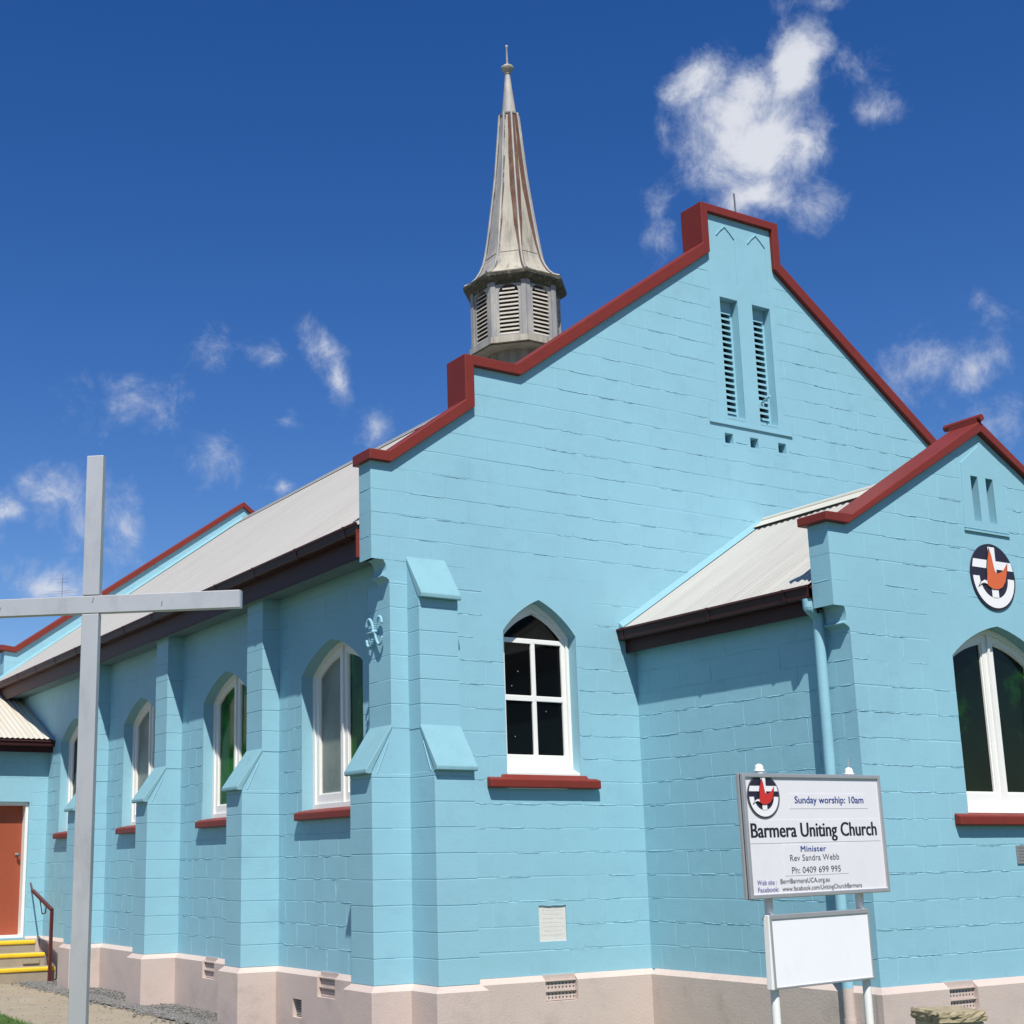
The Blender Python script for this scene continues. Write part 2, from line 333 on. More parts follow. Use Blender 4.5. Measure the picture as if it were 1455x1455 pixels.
def lay_blocks(pl, parent, u0, u1, v0, v1, top=None, holes=(), first=0, course=.2, length=.4, start_d=0.):
    k = 0; v = v0
    while v < v1-.01:
        a, b = v, min(v+course, v1); e = u0-(length/2 if (k+first) % 2 else 0)-rb.uniform(0, .03)
        cuts = []
        while e < u1:
            cuts.append(e); e += length*rb.choice((1,1,1,1,.97,1.03,.9))
        cuts.append(e)
        for ua, ub in zip(cuts, cuts[1:]):
            ua, ub = max(ua, u0), min(ub, u1)
            if ub-ua < .03: continue
            pieces = [(ua, ub, a, b)]
            for (h0, h1, g0, g1) in holes:
                nw = []
                for (p0, p1, q0, q1) in pieces:
                    if h1 <= p0 or h0 >= p1 or g1 <= q0+1e-6 or g0 >= q1-1e-6: nw.append((p0, p1, q0, q1)); continue
                    if h0 > p0+.015: nw.append((p0, h0, q0, q1))
                    if h1 < p1-.015: nw.append((h1, p1, q0, q1))
                    m0, m1 = max(p0, h0), min(p1, h1)
                    if g0 > q0+.015: nw.append((m0, m1, q0, g0))
                    if g1 < q1-.015: nw.append((m0, m1, g1, q1))
                pieces = nw
            for (p0, p1, q0, q1) in pieces:
                hol = lambda s: any(abs(s-x) < 1e-6 for h in holes for x in h[:2])
                holv = lambda s: any(abs(s-x) < 1e-6 for h in holes for x in h[2:])
                gl = 0 if (abs(p0-u0) < 1e-6 or hol(p0)) else .0010; gr = 0 if (abs(p1-u1) < 1e-6 or hol(p1)) else .0010
                gb = 0 if (abs(q0-v0) < 1e-6 or holv(q0)) else rb.uniform(.0006, .0028); gt = 0 if holv(q1) else rb.uniform(.0006, .0028)
                poly = under(top, p0+gl, p1-gr, q0+gb, q1-gt)
                if not poly: continue
                n = len(poly); d = start_d-rb.uniform(0, .0008); tu, tv = rb.gauss(0, .0012), rb.gauss(0, .0030)
                tu = max(-.004, min(.004, tu)); tv = max(-.007, min(.007, tv))
                cu, cv = sum(p[0] for p in poly)/n, sum(p[1] for p in poly)/n
                isrect = len(poly) == 4 and all(min(abs(w-q0-gb), abs(w-q1+gt)) < 1e-4 and min(abs(u-p0-gl), abs(u-p1+gr)) < 1e-4 for u, w in poly)
                if start_d == 0. and isrect: poly = [(u, w+rb.uniform(-.003,.003)) for u, w in poly]
                bv = .0042
                if isrect:
                    l_, r_, b_, t_ = (bv if gl else 0), (bv*.8 if gr else 0), (bv if gb else 0), (bv if gt else 0)
                    fr = [(u+(l_ if u < cu else -r_), w+(b_ if w < cv else -t_)) for u, w in poly]
                else: fr = poly
                A = [pl(u, w, d+tu*(u-cu)+tv*(w-cv)) for u, w in fr]; B = [pl(u, w, start_d+JD+.001) for u, w in poly]
                tr = tessellate_polygon([[Vector((u, w, 0)) for u, w in poly]]) if n > 4 else None
                fs = ([tuple(t) for t in tr] if tr else [tuple(range(n))])+[(i, (i+1) % n, (i+1) % n+n, i+n) for i in range(n)]
                CAND.append((px_area(A), A+B, fs, parent))
                if p1-p0 > .12 and start_d == 0. and isrect:
                    for _ in range(2):
                        if rb.random() < .60 and q0 > v0+.01:
                            l = min(rb.uniform(.06, .36), p1-p0-.02); ridge(pl, rb.uniform(p0+.01, p1-l-.01), q0+rb.uniform(-.003, .003), l)
                    if rb.random() < .18 and not gl == 0: ridge(pl, p0, q0+.01, rb.uniform(.05, .18), False)
        v += course; k += 1
def block_box(parent, P, a0, a1, p0, p1, z0, z1):     # one block of a buttress, P(a, p, z)
    j = rb.uniform(0, .0015)
    e = .004; mb = MB(); q = lambda s, z: [P(a0-j+s, p0, z), P(a1+j-s, p0, z), P(a1+j-s, p1+j-s, z), P(a0-j+s, p1+j-s, z)]
    L_ = [q(.0018, z0), q(0, z0+e), q(0, z1-e), q(.0018, z1)]
    mb.v = [tuple(p) for l in L_ for p in l]; mb.f = [(3,2,1,0),(12,13,14,15)]+[(4*k+i, 4*k+(i+1) % 4, 4*k+4+(i+1) % 4, 4*k+4+i) for k in range(3) for i in range(4)]; mb.m = [0]*len(mb.f)
    f = mb.v; CAND.append((px_area([f[4], f[7], f[11], f[8]])+px_area([f[7], f[6], f[10], f[11]]), mb.v, mb.f, parent))
def flush_blocks(root, mat='aqua_paint', limit=300):
    CAND.sort(key=lambda c: -c[0]); rest = MB()
    for i, (a, vs, fs, par) in enumerate(CAND):
        if i < limit: MB().add(vs, fs).build('block', mat, par)
        elif a > 0 or True: rest.add(vs, fs)
    rest.build('block', mat, root, kind='stuff')
    rd = MB()
    for A, F in RIDGES: rd.add(A, F)
    me = bpy.data.meshes.new('paint_ridge'); me.from_pydata(rd.v, [], rd.f); me.materials.append(MATS[mat]); o = bpy.data.objects.new('paint_ridge', me); link(o, root); o['kind'] = 'stuff'

# ------------------------------------------------------------------ ground
def quad_sheet(name, pts, z, mat, label=None):
    o = MB().add([(x, y, z) for x, y in pts], [tuple(range(len(pts)))]).build(name, mat); o['kind'] = 'structure'; return o
quad_sheet('ground', [(-600,-600),(600,-600),(600,600),(-600,600)], .070, 'soil')
quad_sheet('dirt_path', [(-2.05,-3),(-.3,-3),(-.3,10.2),(-1.0,11.5),(-14,11.5),(-14,8.6),(-2.3,7.2),(-1.85,5.2),(-2.05,2.0)], .078, 'dirt')
quad_sheet('lawn', [(-25,-14.0),(-2.0,-14.0),(-1.96,3.6),(-1.88,5.3),(-2.3,7.2),(-14,8.6),(-25,8.6)], .086, 'grass_ground')
quad_sheet('gravel_strip', [(-.30,10.2),(-.62,9.0),(-.53,7.4),(-.72,6.2),(-.64,4.9),(-.56,4.4),(-.68,3.8),(-.60,2.4),(-.7,.5),(-.7,-.6),(-.02,-.6),(-.02,10.2)], .090, 'gravel_bed')
quad_sheet('front_yard', [(-.3,-30),(30,-30),(30,0),(-.02,0),(-.02,-.6),(-.3,-.6)], .082, 'grass_ground')
rs = random.Random(9)
mb = MB()
def pebble(mb, x, y, z, s):
    a = rs.random()*pi; sx, sy, sz = s*rs.uniform(.7,1.3), s*rs.uniform(.6,1.1), s*rs.uniform(.45,.8); v = []
    for i in range(5):
        t = a+2*pi*i/5+rs.uniform(-.3,.3); r = rs.uniform(.8,1.15); v.append((x+cos(t)*sx*r, y+sin(t)*sy*r, z+rs.uniform(-.1,.3)*sz))
    v += [(x+rs.uniform(-.2,.2)*sx, y+rs.uniform(-.2,.2)*sy, z+sz), (x, y, z-sz*.4)]
    mb.add(v, [(i, (i+1) % 5, 5) for i in range(5)]+[((i+1) % 5, i, 6) for i in range(5)])
for i in range(5200):
    y = rs.uniform(2.2, 9.4); x = -.43-abs(rs.gauss(0, .13)) if rs.random() < .75 else rs.uniform(-.44, -.04)
    pebble(mb, x, y, .092, rs.uniform(.009, .025))
mb.build('gravel_stones', 'gravel_stone', kind='stuff')
mb = MB()
for i in range(420):
    pebble(mb, rs.uniform(-1.9,-.6), rs.uniform(2.8, 9.5), .079, rs.uniform(.004, .011))
mb.build('path_pebbles', 'gravel_stone', kind='stuff')
mb = MB()
for i in range(9000):
    y = rs.uniform(2.5, 8.2); e = -1.96 if y < 5.2 else -1.9-(y-5.2)*.2; x = e+.05-abs(rs.gauss(0, .45)); h = rs.uniform(.02,.055); a = rs.random()*pi; w = .003
    lx, ly = rs.uniform(-.02,.02), rs.uniform(-.02,.02)
    mb.add([(x-cos(a)*w,y-sin(a)*w,.086),(x+cos(a)*w,y+sin(a)*w,.086),(x+lx,y+ly,.086+h)], [(0,1,2)])
mb.build('grass', 'grass_blade', kind='stuff')

# ------------------------------------------------------------------ church
church = thing('church', 'pale aqua painted block church with red copings, grey steeple and front porch', 'church', (4.08, 6.0, .09))
A = 'aqua_paint'
CX = 4.08; PC = 4.157
def sym(pts, c): return pts+[(2*c-u, v) for u, v in pts[::-1]]
# --- front gable wall
topI = [(-.37,4.90),(-.20,4.90),(.62,5.50),(.62,5.91),(1.16,5.91),(3.58,7.65),(3.58,8.09)]
top_line = sym(topI, CX)
# height function for blocks (steps as tiny ramps)
topf = [(-.37,4.88),(-.20,4.88),(.64,5.50),(.6401,5.90),(1.16,5.90),(3.60,7.65),(3.6001,8.08),(4.5599,8.08),(4.56,7.65),(7.0,5.90),(7.5199,5.90),(7.52,5.50),(8.36,4.88),(8.53,4.88)]
W1c, W1h = 1.3225, .3925
L1 = (3.755, 4.0); L2 = (4.205, 4.458); LZ = (5.885, 7.165)
VH = [(3.70,3.81),(4.045,4.155),(4.435,4.545)]; VZ = (5.592, 5.70)
w1 = arch(W1c, W1h, 2.15, 3.50, 3.80)
fholes = [w1, rect(*L1, *LZ), rect(*L2, *LZ), rect(1.205,1.49,.883,1.177)]+[rect(a, b, *VZ) for a, b in VH]
outer = [(-.20,.0),(8.36,.0),(8.36,3.84),(8.36,4.03),(8.53,4.03)]+[(u, v) for u, v in top_line[::-1]]+[(-.37,4.03),(-.20,4.03)]
front_wall = plate('front_wall', FRONT, outer, fholes, JD, .20, A, church)
def occl(a, pts):
    x, y = project(pts)
    return 0 if (x > 1189 and y > 727-(x-1189)*.626+6) or (pts.x > 2.35 and pts.z < 3.65) else a
n0 = len(CAND)
holes = [(.93,1.715,2.15,3.415),(.72,1.93,3.415,4.015),(3.62,4.54,5.80,8.3),(1.205,1.49,.883,1.177)]+[(a-.03, b+.03, VZ[0]-.03, 5.80) for a, b in VH]
lay_blocks(FRONT, front_wall, -.03, 8.19, .615, 4.015, None, holes, first=0)
lay_blocks(FRONT, front_wall, -.37, 8.53, 4.015, 8.3, topf, holes, first=1)
for i in range(n0, len(CAND)):
    a, vs, fs, par = CAND[i]; c = sum((Vector(v) for v in vs), Vector())/len(vs); CAND[i] = (occl(a, c), vs, fs, par)
# smooth rendered surrounds
def arch_panel(name, pl, c, hw, v1, v2, a, b, z0, z1, parent, mat=A, d0=-.0005):
    ar = [p for p in arch(c, hw, z0, v1, v2)][1:]      # from right bottom up over the apex to the left
    ar = ar + [(c-hw, z0)] if abs(ar[-1][1]-z0) > 1e-6 else ar
    return plate(name, pl, [(a, z0)]+ar[::-1]+[(b, z0), (b, z1), (a, z1)], [], d0, JD+.0015, mat, parent)
arch_panel('render_panel', FRONT, W1c, W1h, 3.50, 3.80, .72, 1.93, 3.415, 4.015, front_wall)
plate('render_panel', FRONT, [(3.505,5.80),(4.64,5.80),(4.64,5.87),(4.54,5.87),(4.54,8.085),(3.62,8.085),(3.62,5.87),(3.505,5.87)], [rect(*L1, *LZ), rect(*L2, *LZ)], -.004, JD+.001, A, front_wall)
plate('ledge', FRONT, rect(3.505,4.64,5.785,5.802), [], -.018, JD, A, front_wall)
for a, b in VH:
    plate('render_panel', FRONT, rect(a-.03, b+.03, VZ[0]-.03, 5.80-.016), [rect(a, b, *VZ)], -.001, JD+.001, A, front_wall)
    MB().box(a+.001, b-.001, .10, .11, VZ[0], VZ[1]).build('vent_hole', 'dark_void', front_wall)
    mb = MB(); mb.hexa([(a+.001,.004,VZ[0]+.001),(b-.001,.004,VZ[0]+.001),(b-.001,.10,VZ[0]+.001),(a+.001,.10,VZ[0]+.001)], [(a+.001,.0045,VZ[0]+.004),(b-.001,.0045,VZ[0]+.004),(b-.001,.10,VZ[0]+.045),(a+.001,.10,VZ[0]+.045)])
    mb.build('vent_lip', A, front_wall)
# incised pointed heads and string lines of the blind lights
for c in (3.885, 4.325):
    mb = MB(); w = .010
    L_ = [(c-.125, 7.853), (c-.065, 7.918), (c, 7.972), (c+.062, 7.92), (c+.125, 7.858)]
    pts = L_+[(u, v-w-.003) for u, v in L_[::-1]]
    plate_mb(mb, FRONT, pts, [], -.014, -.0045); mb.build('pointed_moulding', A, front_wall)
    plate('string_moulding', FRONT, rect(c+.125, c+.131, 7.36, 7.85), [], -.008, -.0045, A, front_wall)
# louvres in the front gable
for (a, b) in (L1, L2):
    lv = plate('louvre_vent', FRONT, rect(a+.002, b-.002, LZ[0], LZ[1]-.001), [rect(a+.018, b-.035, LZ[0]+.055, LZ[1]-.11)], .09, .17, A, church)
    zz = LZ[0]+.06; mbs = None
    while zz < LZ[1]-.125:
        s = MB().hexa([(a+.018,.075,zz),(b-.035,.075,zz),(b-.035,.145,zz+.040),(a+.018,.145,zz+.040)], [(a+.018,.075,zz+.021),(b-.035,.075,zz+.021),(b-.035,.145,zz+.061),(a+.018,.145,zz+.061)])
        s.build('slat', A, lv); zz += .0635
    MB().box(a+.01, b-.03, .168, .19, LZ[0]+.02, LZ[1]-.02).build('louvre_backing', 'dark_void', lv)
    s = MB().hexa([(a-.0,-.006,LZ[0]-.028),(b+.0,-.006,LZ[0]-.028),(b,.08,LZ[0]-.028),(a,.08,LZ[0]-.028)], [(a,-.006,LZ[0]-.02),(b,-.006,LZ[0]-.02),(b,.08,LZ[0]+.022),(a,.08,LZ[0]+.022)])
    s.build('sill', A, lv)
# small bracket by the right louvre
mb = MB(); mb.tube((4.235,-.0,6.09),(4.215,-.15,6.12),.012).box(4.20,4.27,-.008,-.0042,6.06,6.12)
mb.build('bracket', A, church)
# --- copings
def coping(outer_, inner_, pl, d0, d1, name='coping'):
    o = plate(name, pl, outer_+inner_[::-1], [], d0, d1, 'red_paint', church); return bevel(o, .007, 2)
CO = sym([(-.404,4.855),(-.404,4.947),(-.215,4.947),(.577,5.530),(.577,5.960),(1.140,5.957),(3.533,7.690),(3.533,8.150)], CX)
CI = sym([(-.404,4.8549),(-.190,4.855),(.674,5.480),(.674,5.866),(1.193,5.862),(3.625,7.612),(3.625,8.062)], CX)
front_coping = coping(CO[0:], CI[1:-1], FRONT, -.05, .255)
# --- corbels and pilaster tops under the parapet ends
def corbel(x, z, sc=1., y0=0., y1=.2, flip=1):
    pr = [(-.170,0.0),(-.095,.0),(-.058,-.015),(-.036,-.05),(-.030,-.09),(-.040,-.135),(-.062,-.152),(-.060,-.160),(-.030,-.166),(-.004,-.185),(.0,-.20),(.06,-.20),(.06,.0)]
    prof = [(x+flip*a, z+b) for a, b in pr]
    o = MB().prism(prof, lambda a, b: (a, y0+.0005, b), lambda a, b: (a, y1, b)).build('corbel', A, church); return auto_smooth(o, 40)
corbel(-.20, 4.03); corbel(8.36, 4.03, flip=-1)
lay_blocks(Plane((-.37,0,0),(0,1,0),(1,0,0)), front_wall, JD, .20, 4.015, 4.9, None, (), first=0, length=.6)

# --- buttresses
def buttress(P, w, p_low=.39, p_up=.185, z_low=2.25, z_sh=2.64, z_top=4.25, high=None, lowslab_over=.055):
    core = MB()
    def bx(p1, z0, z1): core.hexa([P(.0034,.0,z0),P(w-.0034,.0,z0),P(w-.0034,p1-.0034,z0),P(.0034,p1-.0034,z0)], [P(.0034,.0,z1),P(w-.0034,.0,z1),P(w-.0034,p1-.0034,z1),P(.0034,p1-.0034,z1)])
    bx(p_low, .3, z_low); bx(p_up, z_low-.01, z_top)
    b = core.build('buttress', A, church)
    z = .615
    while z < z_low-.02:
        z1 = min(z+.2, z_low+.0); block_box(b, P, 0, w, 0, p_low, z+.0014, z1-.0014); z += .2
    # shoulder
    sh = MB().prism([(p_up-.01,z_low),(p_low,z_low),(p_low,z_low+.03),(p_up,z_sh-.01),(p_up-.01,z_sh-.01)], lambda p, v: P(.001, p, v), lambda p, v: P(w-.001, p, v)); sh.build('shoulder', A, b)
    MB().tube(P(-.0005,p_up+.03,z_sh-.13), P(-.0005,p_low-.05,z_low+.0), .004, n=6).build('paint_seam', A, b)
    o = lowslab_over
    sl = MB().prism([(p_up-.004,z_sh+.012),(p_low+o,z_low+.030),(p_low+o,z_low+.0),(p_low+o-.02,z_low-.006),(p_low-.004,z_low-.0),(p_low-.004,z_low+.028),(p_up-.004,z_sh-.02)], lambda p, v: P(-.006, p, v), lambda p, v: P(w+.006, p, v))
    bevel(sl.build('weathering', 'aqua_dimmed_ledge', b), .006, 2)
    z = z_sh-.025
    while z < z_top-.02:
        z1 = min(z+.2, z_top); block_box(b, P, 0, w, 0, p_up, z+.0014, z1-.0014); z += .2
    if high:
        zr, ze = high
        MB().prism([(-.0,z_top),(p_up,z_top),(p_up,z_top+.01),(0,zr-.02)], lambda p, v: P(.001, p, v), lambda p, v: P(w-.001, p, v)).build('shoulder', A, b)
        sl = MB().prism([(-.0,zr),(p_up+.055,ze+.012),(p_up+.055,ze-.022),(p_up+.035,ze-.026),(p_up-.002,ze-.012),(0,zr-.035)], lambda p, v: P(-.006, p, v), lambda p, v: P(w+.006, p, v))
        bevel(sl.build('weathering', 'aqua_dimmed_ledge', b), .006, 2)
    return b
YB = [0.0, 2.52, 5.07, 7.60]
for i, y in enumerate(YB):
    P = (lambda y: (lambda a, p, z: (-p, y+a, z)))(y)
    if i == 0: buttress(P, .36, z_top=3.84, p_up=.20)
    else: buttress(P, .36, z_top=4.16)
PB = lambda a, p, z: (-.032+a, -p, z)
buttress(PB, .378, p_low=.375, p_up=.185, z_top=3.70, high=(4.062, 3.70), z_low=2.26, z_sh=2.63, lowslab_over=.05)

# --- side wall
WC = [1.43, 3.84, 6.42, 9.05]
sw = [arch(c, .6, 1.99, 3.29, 3.57) for c in WC]
side_wall = plate('side_wall', SIDE, [(.201,.0),(12.6,.0),(12.6,4.30),(.201,4.30)], sw, JD, .25, A, church)
holes = []
for c in WC: holes += [(c-.6,c+.6,1.94,3.215),(c-.75,c+.75,3.215,3.815)]
segs = [(.36,2.52),(2.88,5.07),(5.43,7.60),(7.96,10.21)]
for k, (a, b) in enumerate(segs): lay_blocks(SIDE, side_wall, a, b, .615, 4.215, None, holes, first=k)
for c in WC: arch_panel('render_panel', SIDE, c, .6, 3.29, 3.57, max(c-.75, .0), c+.75, 3.215, 3.815, side_wall)
# --- X shaped wall anchor on the corner pilaster
mb = MB()
def curve(pts, r, n=5):
    P_ = []
    for i in range(len(pts)-1):
        p0 = Vector(pts[max(i-1,0)]); p1 = Vector(pts[i]); p2 = Vector(pts[i+1]); p3 = Vector(pts[min(i+2,len(pts)-1)])
        for j in range(n):
            t = j/n; P_.append(.5*((2*p1)+(-p0+p2)*t+(2*p0-5*p1+4*p2-p3)*t*t+(-p0+3*p1-3*p2+p3)*t*t*t))
    P_.append(Vector(pts[-1])); return P_
def anchor(s):
    return [(-.235, .205+s*a, 3.435+b) for a, b in ((.13,.055),(.115,.10),(.075,.115),(.035,.07),(.012,0),(.035,-.07),(.075,-.115),(.115,-.10),(.13,-.055))]
for s in (1, -1): mb.path(curve(anchor(s), .011, 4), .012, 8)
mb.tube((-.235,.335,3.435),(-.235,.17,3.435),.010,n=8).ball((-.24,.205,3.435),.022)
mb.tube((-.235,.205,3.435),(-.195,.205,3.435),.012,n=8)
mb.build('wall_anchor', A, church, smooth=True)

# --- plinth with air bricks
def plinth(pl, u0, u1, vents=(), ext0=0., ext1=0., d=-.05, square=()):
    # u0/u1 extents of the wall line; ext: how much the outer face sticks out at the ends
    zt, zb = .615, .570
    top = [(u1+ext1, zb)]; 
    for (a, b) in sorted(vents, reverse=True): top += [(b, zb), (b, .405), (a, .405), (a, zb)]
    top += [(u0-ext0, zb)]
    hs = [rect(*q) for q in square]
    o = plate_mb(MB(), pl, [(u0-ext0, -.1), (u1+ext1, -.1)]+top, hs, d, JD+.02)
    edges = [u0]+[x for v in sorted(vents) for x in v]+[u1]
    for i in range(0, len(edges), 2):
        a, b = edges[i], edges[i+1]; ea = ext0 if i == 0 else 0; eb = ext1 if i == len(edges)-2 else 0
        o.add([pl(a-ea, zb, d), pl(b+eb, zb, d), pl(b, zt, -.001), pl(a, zt, -.001), pl(a-ea, zb, .01), pl(b+eb, zb, .01), pl(b, zt-.001, .01), pl(a, zt-.001, .01)],
              [(0,1,2,3),(4,7,6,5),(0,3,7,4),(1,5,6,2),(3,2,6,7),(0,4,5,1)])
    ob = o.build('plinth', 'pink_paint', church)
    for (a, b) in vents:
        mb = MB(); plate_mb(mb, pl, rect(a, b, .572, .618), [], -.012, .01); mb.build('lintel', 'pink_paint', ob)
        for z in (.410, .492):
            n = 9; w = (b-a)/n; hs = [rect(a+w*i+w*.30, a+w*i+w*.75, z+h0, z+h1) for i in range(n) for h0, h1 in ((.012,.030),(.042,.060))]
            v = plate('air_brick', pl, rect(a+.002, b-.002, z, z+.072), hs, -.012, .004, 'pink_paint', ob)
            plate('brick_ledge', pl, rect(a+.001, b-.001, z+.0725, z+.0805), [], -.030, .004, 'pink_paint', ob)
        plate('vent_hole', pl, rect(a+.001, b-.001, .406, .571), [], .0045, .006, 'dark_void', ob)
    for (a, b, c, e) in square:
        plate('vent_hole', pl, rect(a, b, c, e), [], -.004, .001, 'dark_void', ob)
        mb = MB(); z = c+.008
        while z < e-.01: plate_mb(mb, pl, rect(a, b, z, z+.006), [], -.010, -.0045); z += .014
        mb.build('vent_grille', 'roof_metal', ob)
    return ob
E_ = .05
plinth(FRONT, .346, 2.4, vents=[(1.212,1.545)], ext1=-.0)
segs = [(.36,2.52),(2.88,5.07),(5.43,7.60),(7.96,10.21)]
vents = [[(1.29,1.625)],[(3.94,4.25)],[],[]]
for k, (a, b) in enumerate(segs): plinth(SIDE, a, b, vents=vents[k], square=[(1.935,2.115,.195,.355)] if k == 0 else ())
def plinth_box(x0, x1, y0, y1):      # around a buttress foot
    z0, z1 = .570, .615; e = E_
    m = MB(); m.hexa([(x0-e,y0-e,-.1),(x1+e,y0-e,-.1),(x1+e,y1+e,-.1),(x0-e,y1+e,-.1)], [(x0-e,y0-e,z0),(x1+e,y0-e,z0),(x1+e,y1+e,z0),(x0-e,y1+e,z0)])
    m.hexa([(x0-e,y0-e,z0),(x1+e,y0-e,z0),(x1+e,y1+e,z0),(x0-e,y1+e,z0)], [(x0-.001,y0-.001,z1),(x1+.001,y0-.001,z1),(x1+.001,y1+.001,z1),(x0-.001,y1+.001,z1)])
    return m.build('plinth', 'pink_paint', church)
for y in YB: plinth_box(-.39, -.002, y, y+.36)
plinth_box(-.032, .346, -.375, -.002)

# --- windows
def pane_obj(pl, poly, d, mat, parent): return plate('pane', pl, poly, [], d, d+.004, mat, parent)
def double_window(pl, c, v0, v1, v2, mats, d=.115, hw=.6, sill_hw=.67, sill_d=-.065, zs=(1.94,2.01,2.05), dark=False):
    fo = arch(c, hw-.002, v0+.04, v1, v2-.003)
    g = .072; gaps = .070
    ho = [arch_half(c, hw-.115, v0+.185, v1-.02, v2-.115, s, gaps) for s in (-1, 1)]
    fr = plate('window', pl, fo, [arch_half(c, hw-.045, v0+.10, v1-.01, v2-.05, s, .012) for s in (-1, 1)], d, d+.09, 'white_paint', church)
    for s, m in zip((-1, 1), mats):
        op = arch_half(c, hw-.047, v0+.102, v1-.01, v2-.052, s, .014)
        sh = plate('sash', pl, op, [arch_half(c, hw-.105, v0+.185, v1-.02, v2-.115, s, gaps)], d+.018, d+.06, 'white_paint', fr)
        bead = plate('bead', pl, arch_half(c, hw-.1045, v0+.1845, v1-.02, v2-.1145, s, gaps-.0005), [arch_half(c, hw-.117, v0+.199, v1-.022, v2-.129, s, gaps+.014)], d+.028, d+.05, 'white_paint', sh)
        pane_obj(pl, arch_half(c, hw-.106, v0+.186, v1-.02, v2-.116, s, gaps+.001), d+.042, m, sh)
    MB().prism([(.03,v0+.005),(.03,v0+.030),(d+.03,v0+.056),(d+.03,v0+.005)], lambda a, b: pl(c-hw+.002, b, a), lambda a, b: pl(c+hw-.002, b, a)).build('timber_sill', 'white_paint', fr)
    z0, z1, z2 = zs; m = MB()
    m.prism([(sill_d,z0),(sill_d,z1),(-.0,z1+.022),(.0,z0)], lambda a, b: pl(c-sill_hw, b, a), lambda a, b: pl(c+sill_hw, b, a))
    m.prism([(-.0,z0+.03),(-.0,z1+.021),(.13,z2),(.13,z0+.03)], lambda a, b: pl(c-hw+.001, b, a), lambda a, b: pl(c+hw-.001, b, a))
    bevel(m.build('sill', 'red_paint', fr), .012, 3); return fr
mats = [('green_glass','sky_reflection_glass'),('green_glass','green_glass'),('green_glass','sky_reflection_glass'),('green_glass','deep_green_glass')]
for c, mm in zip(WC, mats): double_window(SIDE, c, 1.99, 3.29, 3.57, mm, sill_hw=.645)
# sash window in the front wall
d = .11; fo = arch(W1c, W1h-.002, 2.285, 3.50, 3.797)
gl, gr = 1.025, 1.638; c1 = (gl+gr)/2+.0
arc = arch((gl+gr)/2, (gr-gl)/2, 3.468, 3.485, 3.69)
fr = plate('window', FRONT, fo, [arch(c1, .352, 2.33, 3.49, 3.745)], d-.005, d+.10, 'white_paint', church)
sa = plate('sash', FRONT, arch(c1, .351, 2.331, 3.49, 3.744), [arc, rect(gl,1.309,2.963,3.425), rect(1.353,gr,2.963,3.425), rect(gl,1.309,2.447,2.915), rect(1.353,gr,2.447,2.915)], d+.012, d+.05, 'white_paint', fr)
bevel(sa, .005, 2)
for q in (arch((gl+gr)/2, (gr-gl)/2+.002, 3.467, 3.485, 3.692), rect(gl-.002,1.31,2.962,3.426), rect(1.352,gr+.002,2.962,3.426), rect(gl-.002,1.31,2.446,2.916), rect(1.352,gr+.002,2.446,2.916)):
    pane_obj(FRONT, q, d+.030, 'dark_glass', sa)
mb = MB(); rs2 = random.Random(3)
for u, v in ((1.17,3.17),(1.10,3.04),(1.46,2.83),(1.12,2.60)): mb.box(u, u+.004, d+.027, d+.0299, v, v+.006)
mb.build('paint_speck', 'white_paint', sa)
m = MB().prism([(.01,2.262),(.01,2.285),(d+.02,2.335),(d+.02,2.262)], lambda a, b: FRONT(.93, b, a), lambda a, b: FRONT(1.713, b, a)); m.build('timber_sill', 'white_paint', fr)
m = MB()
m.prism([(-.07,2.150),(-.07,2.225),(-.0,2.245),(.0,2.150)], lambda a, b: FRONT(.716, b, a), lambda a, b: FRONT(1.879, b, a))
m.prism([(-.0,2.18),(-.0,2.244),(.13,2.285),(.13,2.18)], lambda a, b: FRONT(.931, b, a), lambda a, b: FRONT(1.714, b, a))
m.prism([(-.045,2.20),(-.045,2.232),(-.0,2.272),(.0,2.20)], lambda a, b: FRONT(.86, b, a), lambda a, b: FRONT(1.775, b, a))
bevel(m.build('sill', 'red_paint', fr), .012, 3)
# foundation stone
fs_ = plate('foundation_stone', FRONT, rect(1.2055,1.4895,.8835,1.1765), [], .010, .05, 'foundation_stone', church)
mb = MB(); rt = random.Random(4)
for r_ in range(7):
    u = 1.235+rt.uniform(0, .03); v = 1.135-r_*.034
    while u < 1.46-(.02 if r_ % 2 else 0):
        l = rt.uniform(.006, .02); mb.add([FRONT(u, v, .0096), FRONT(u+l, v, .0096), FRONT(u+l, v+.008, .0096), FRONT(u, v+.008, .0096)], [(0,1,2,3)]); u += l+rt.uniform(.004,.012)
mb.build('worn_lettering', 'foundation_lettering', fs_)

# --- corrugated roofs
def corr_sheet(P, s0, s1, t0, t1, amp=.0065, pitch=.0762, n=6, th=.0015):   # P(s, t, h): s across the corrugations, t up the slope
    k = max(2, int(round((s1-s0)/pitch*n))); v = []; f = []
    for i in range(k+1):
        s = s0+(s1-s0)*i/k; h = amp*cos(2*pi*s/pitch)
        v += [P(s, t0, h), P(s, t1, h), P(s, t0, h-th), P(s, t1, h-th)]
    for i in range(k):
        a, b = 4*i, 4*i+4; f += [(a,b,b+1,a+1),(a+2,a+3,b+3,b+2),(a,a+2,b+2,b),(a+1,b+1,b+3,a+3)]
    f += [(0,1,3,2),(4*k,4*k+2,4*k+3,4*k+1)]
    return MB().add(v, f)
def slope_frame(e, r, along):    # e eave point, r ridge point (in the plane across), along the unit vector of the ridge
    e = Vector(e); r = Vector(r); T = (r-e).normalized(); Lh = (r-e).length; n = T.cross(Vector(along)); n = n if n.z > 0 else -n
    return (lambda s, t, h: e+Vector(along)*s+T*t+n*h), Lh
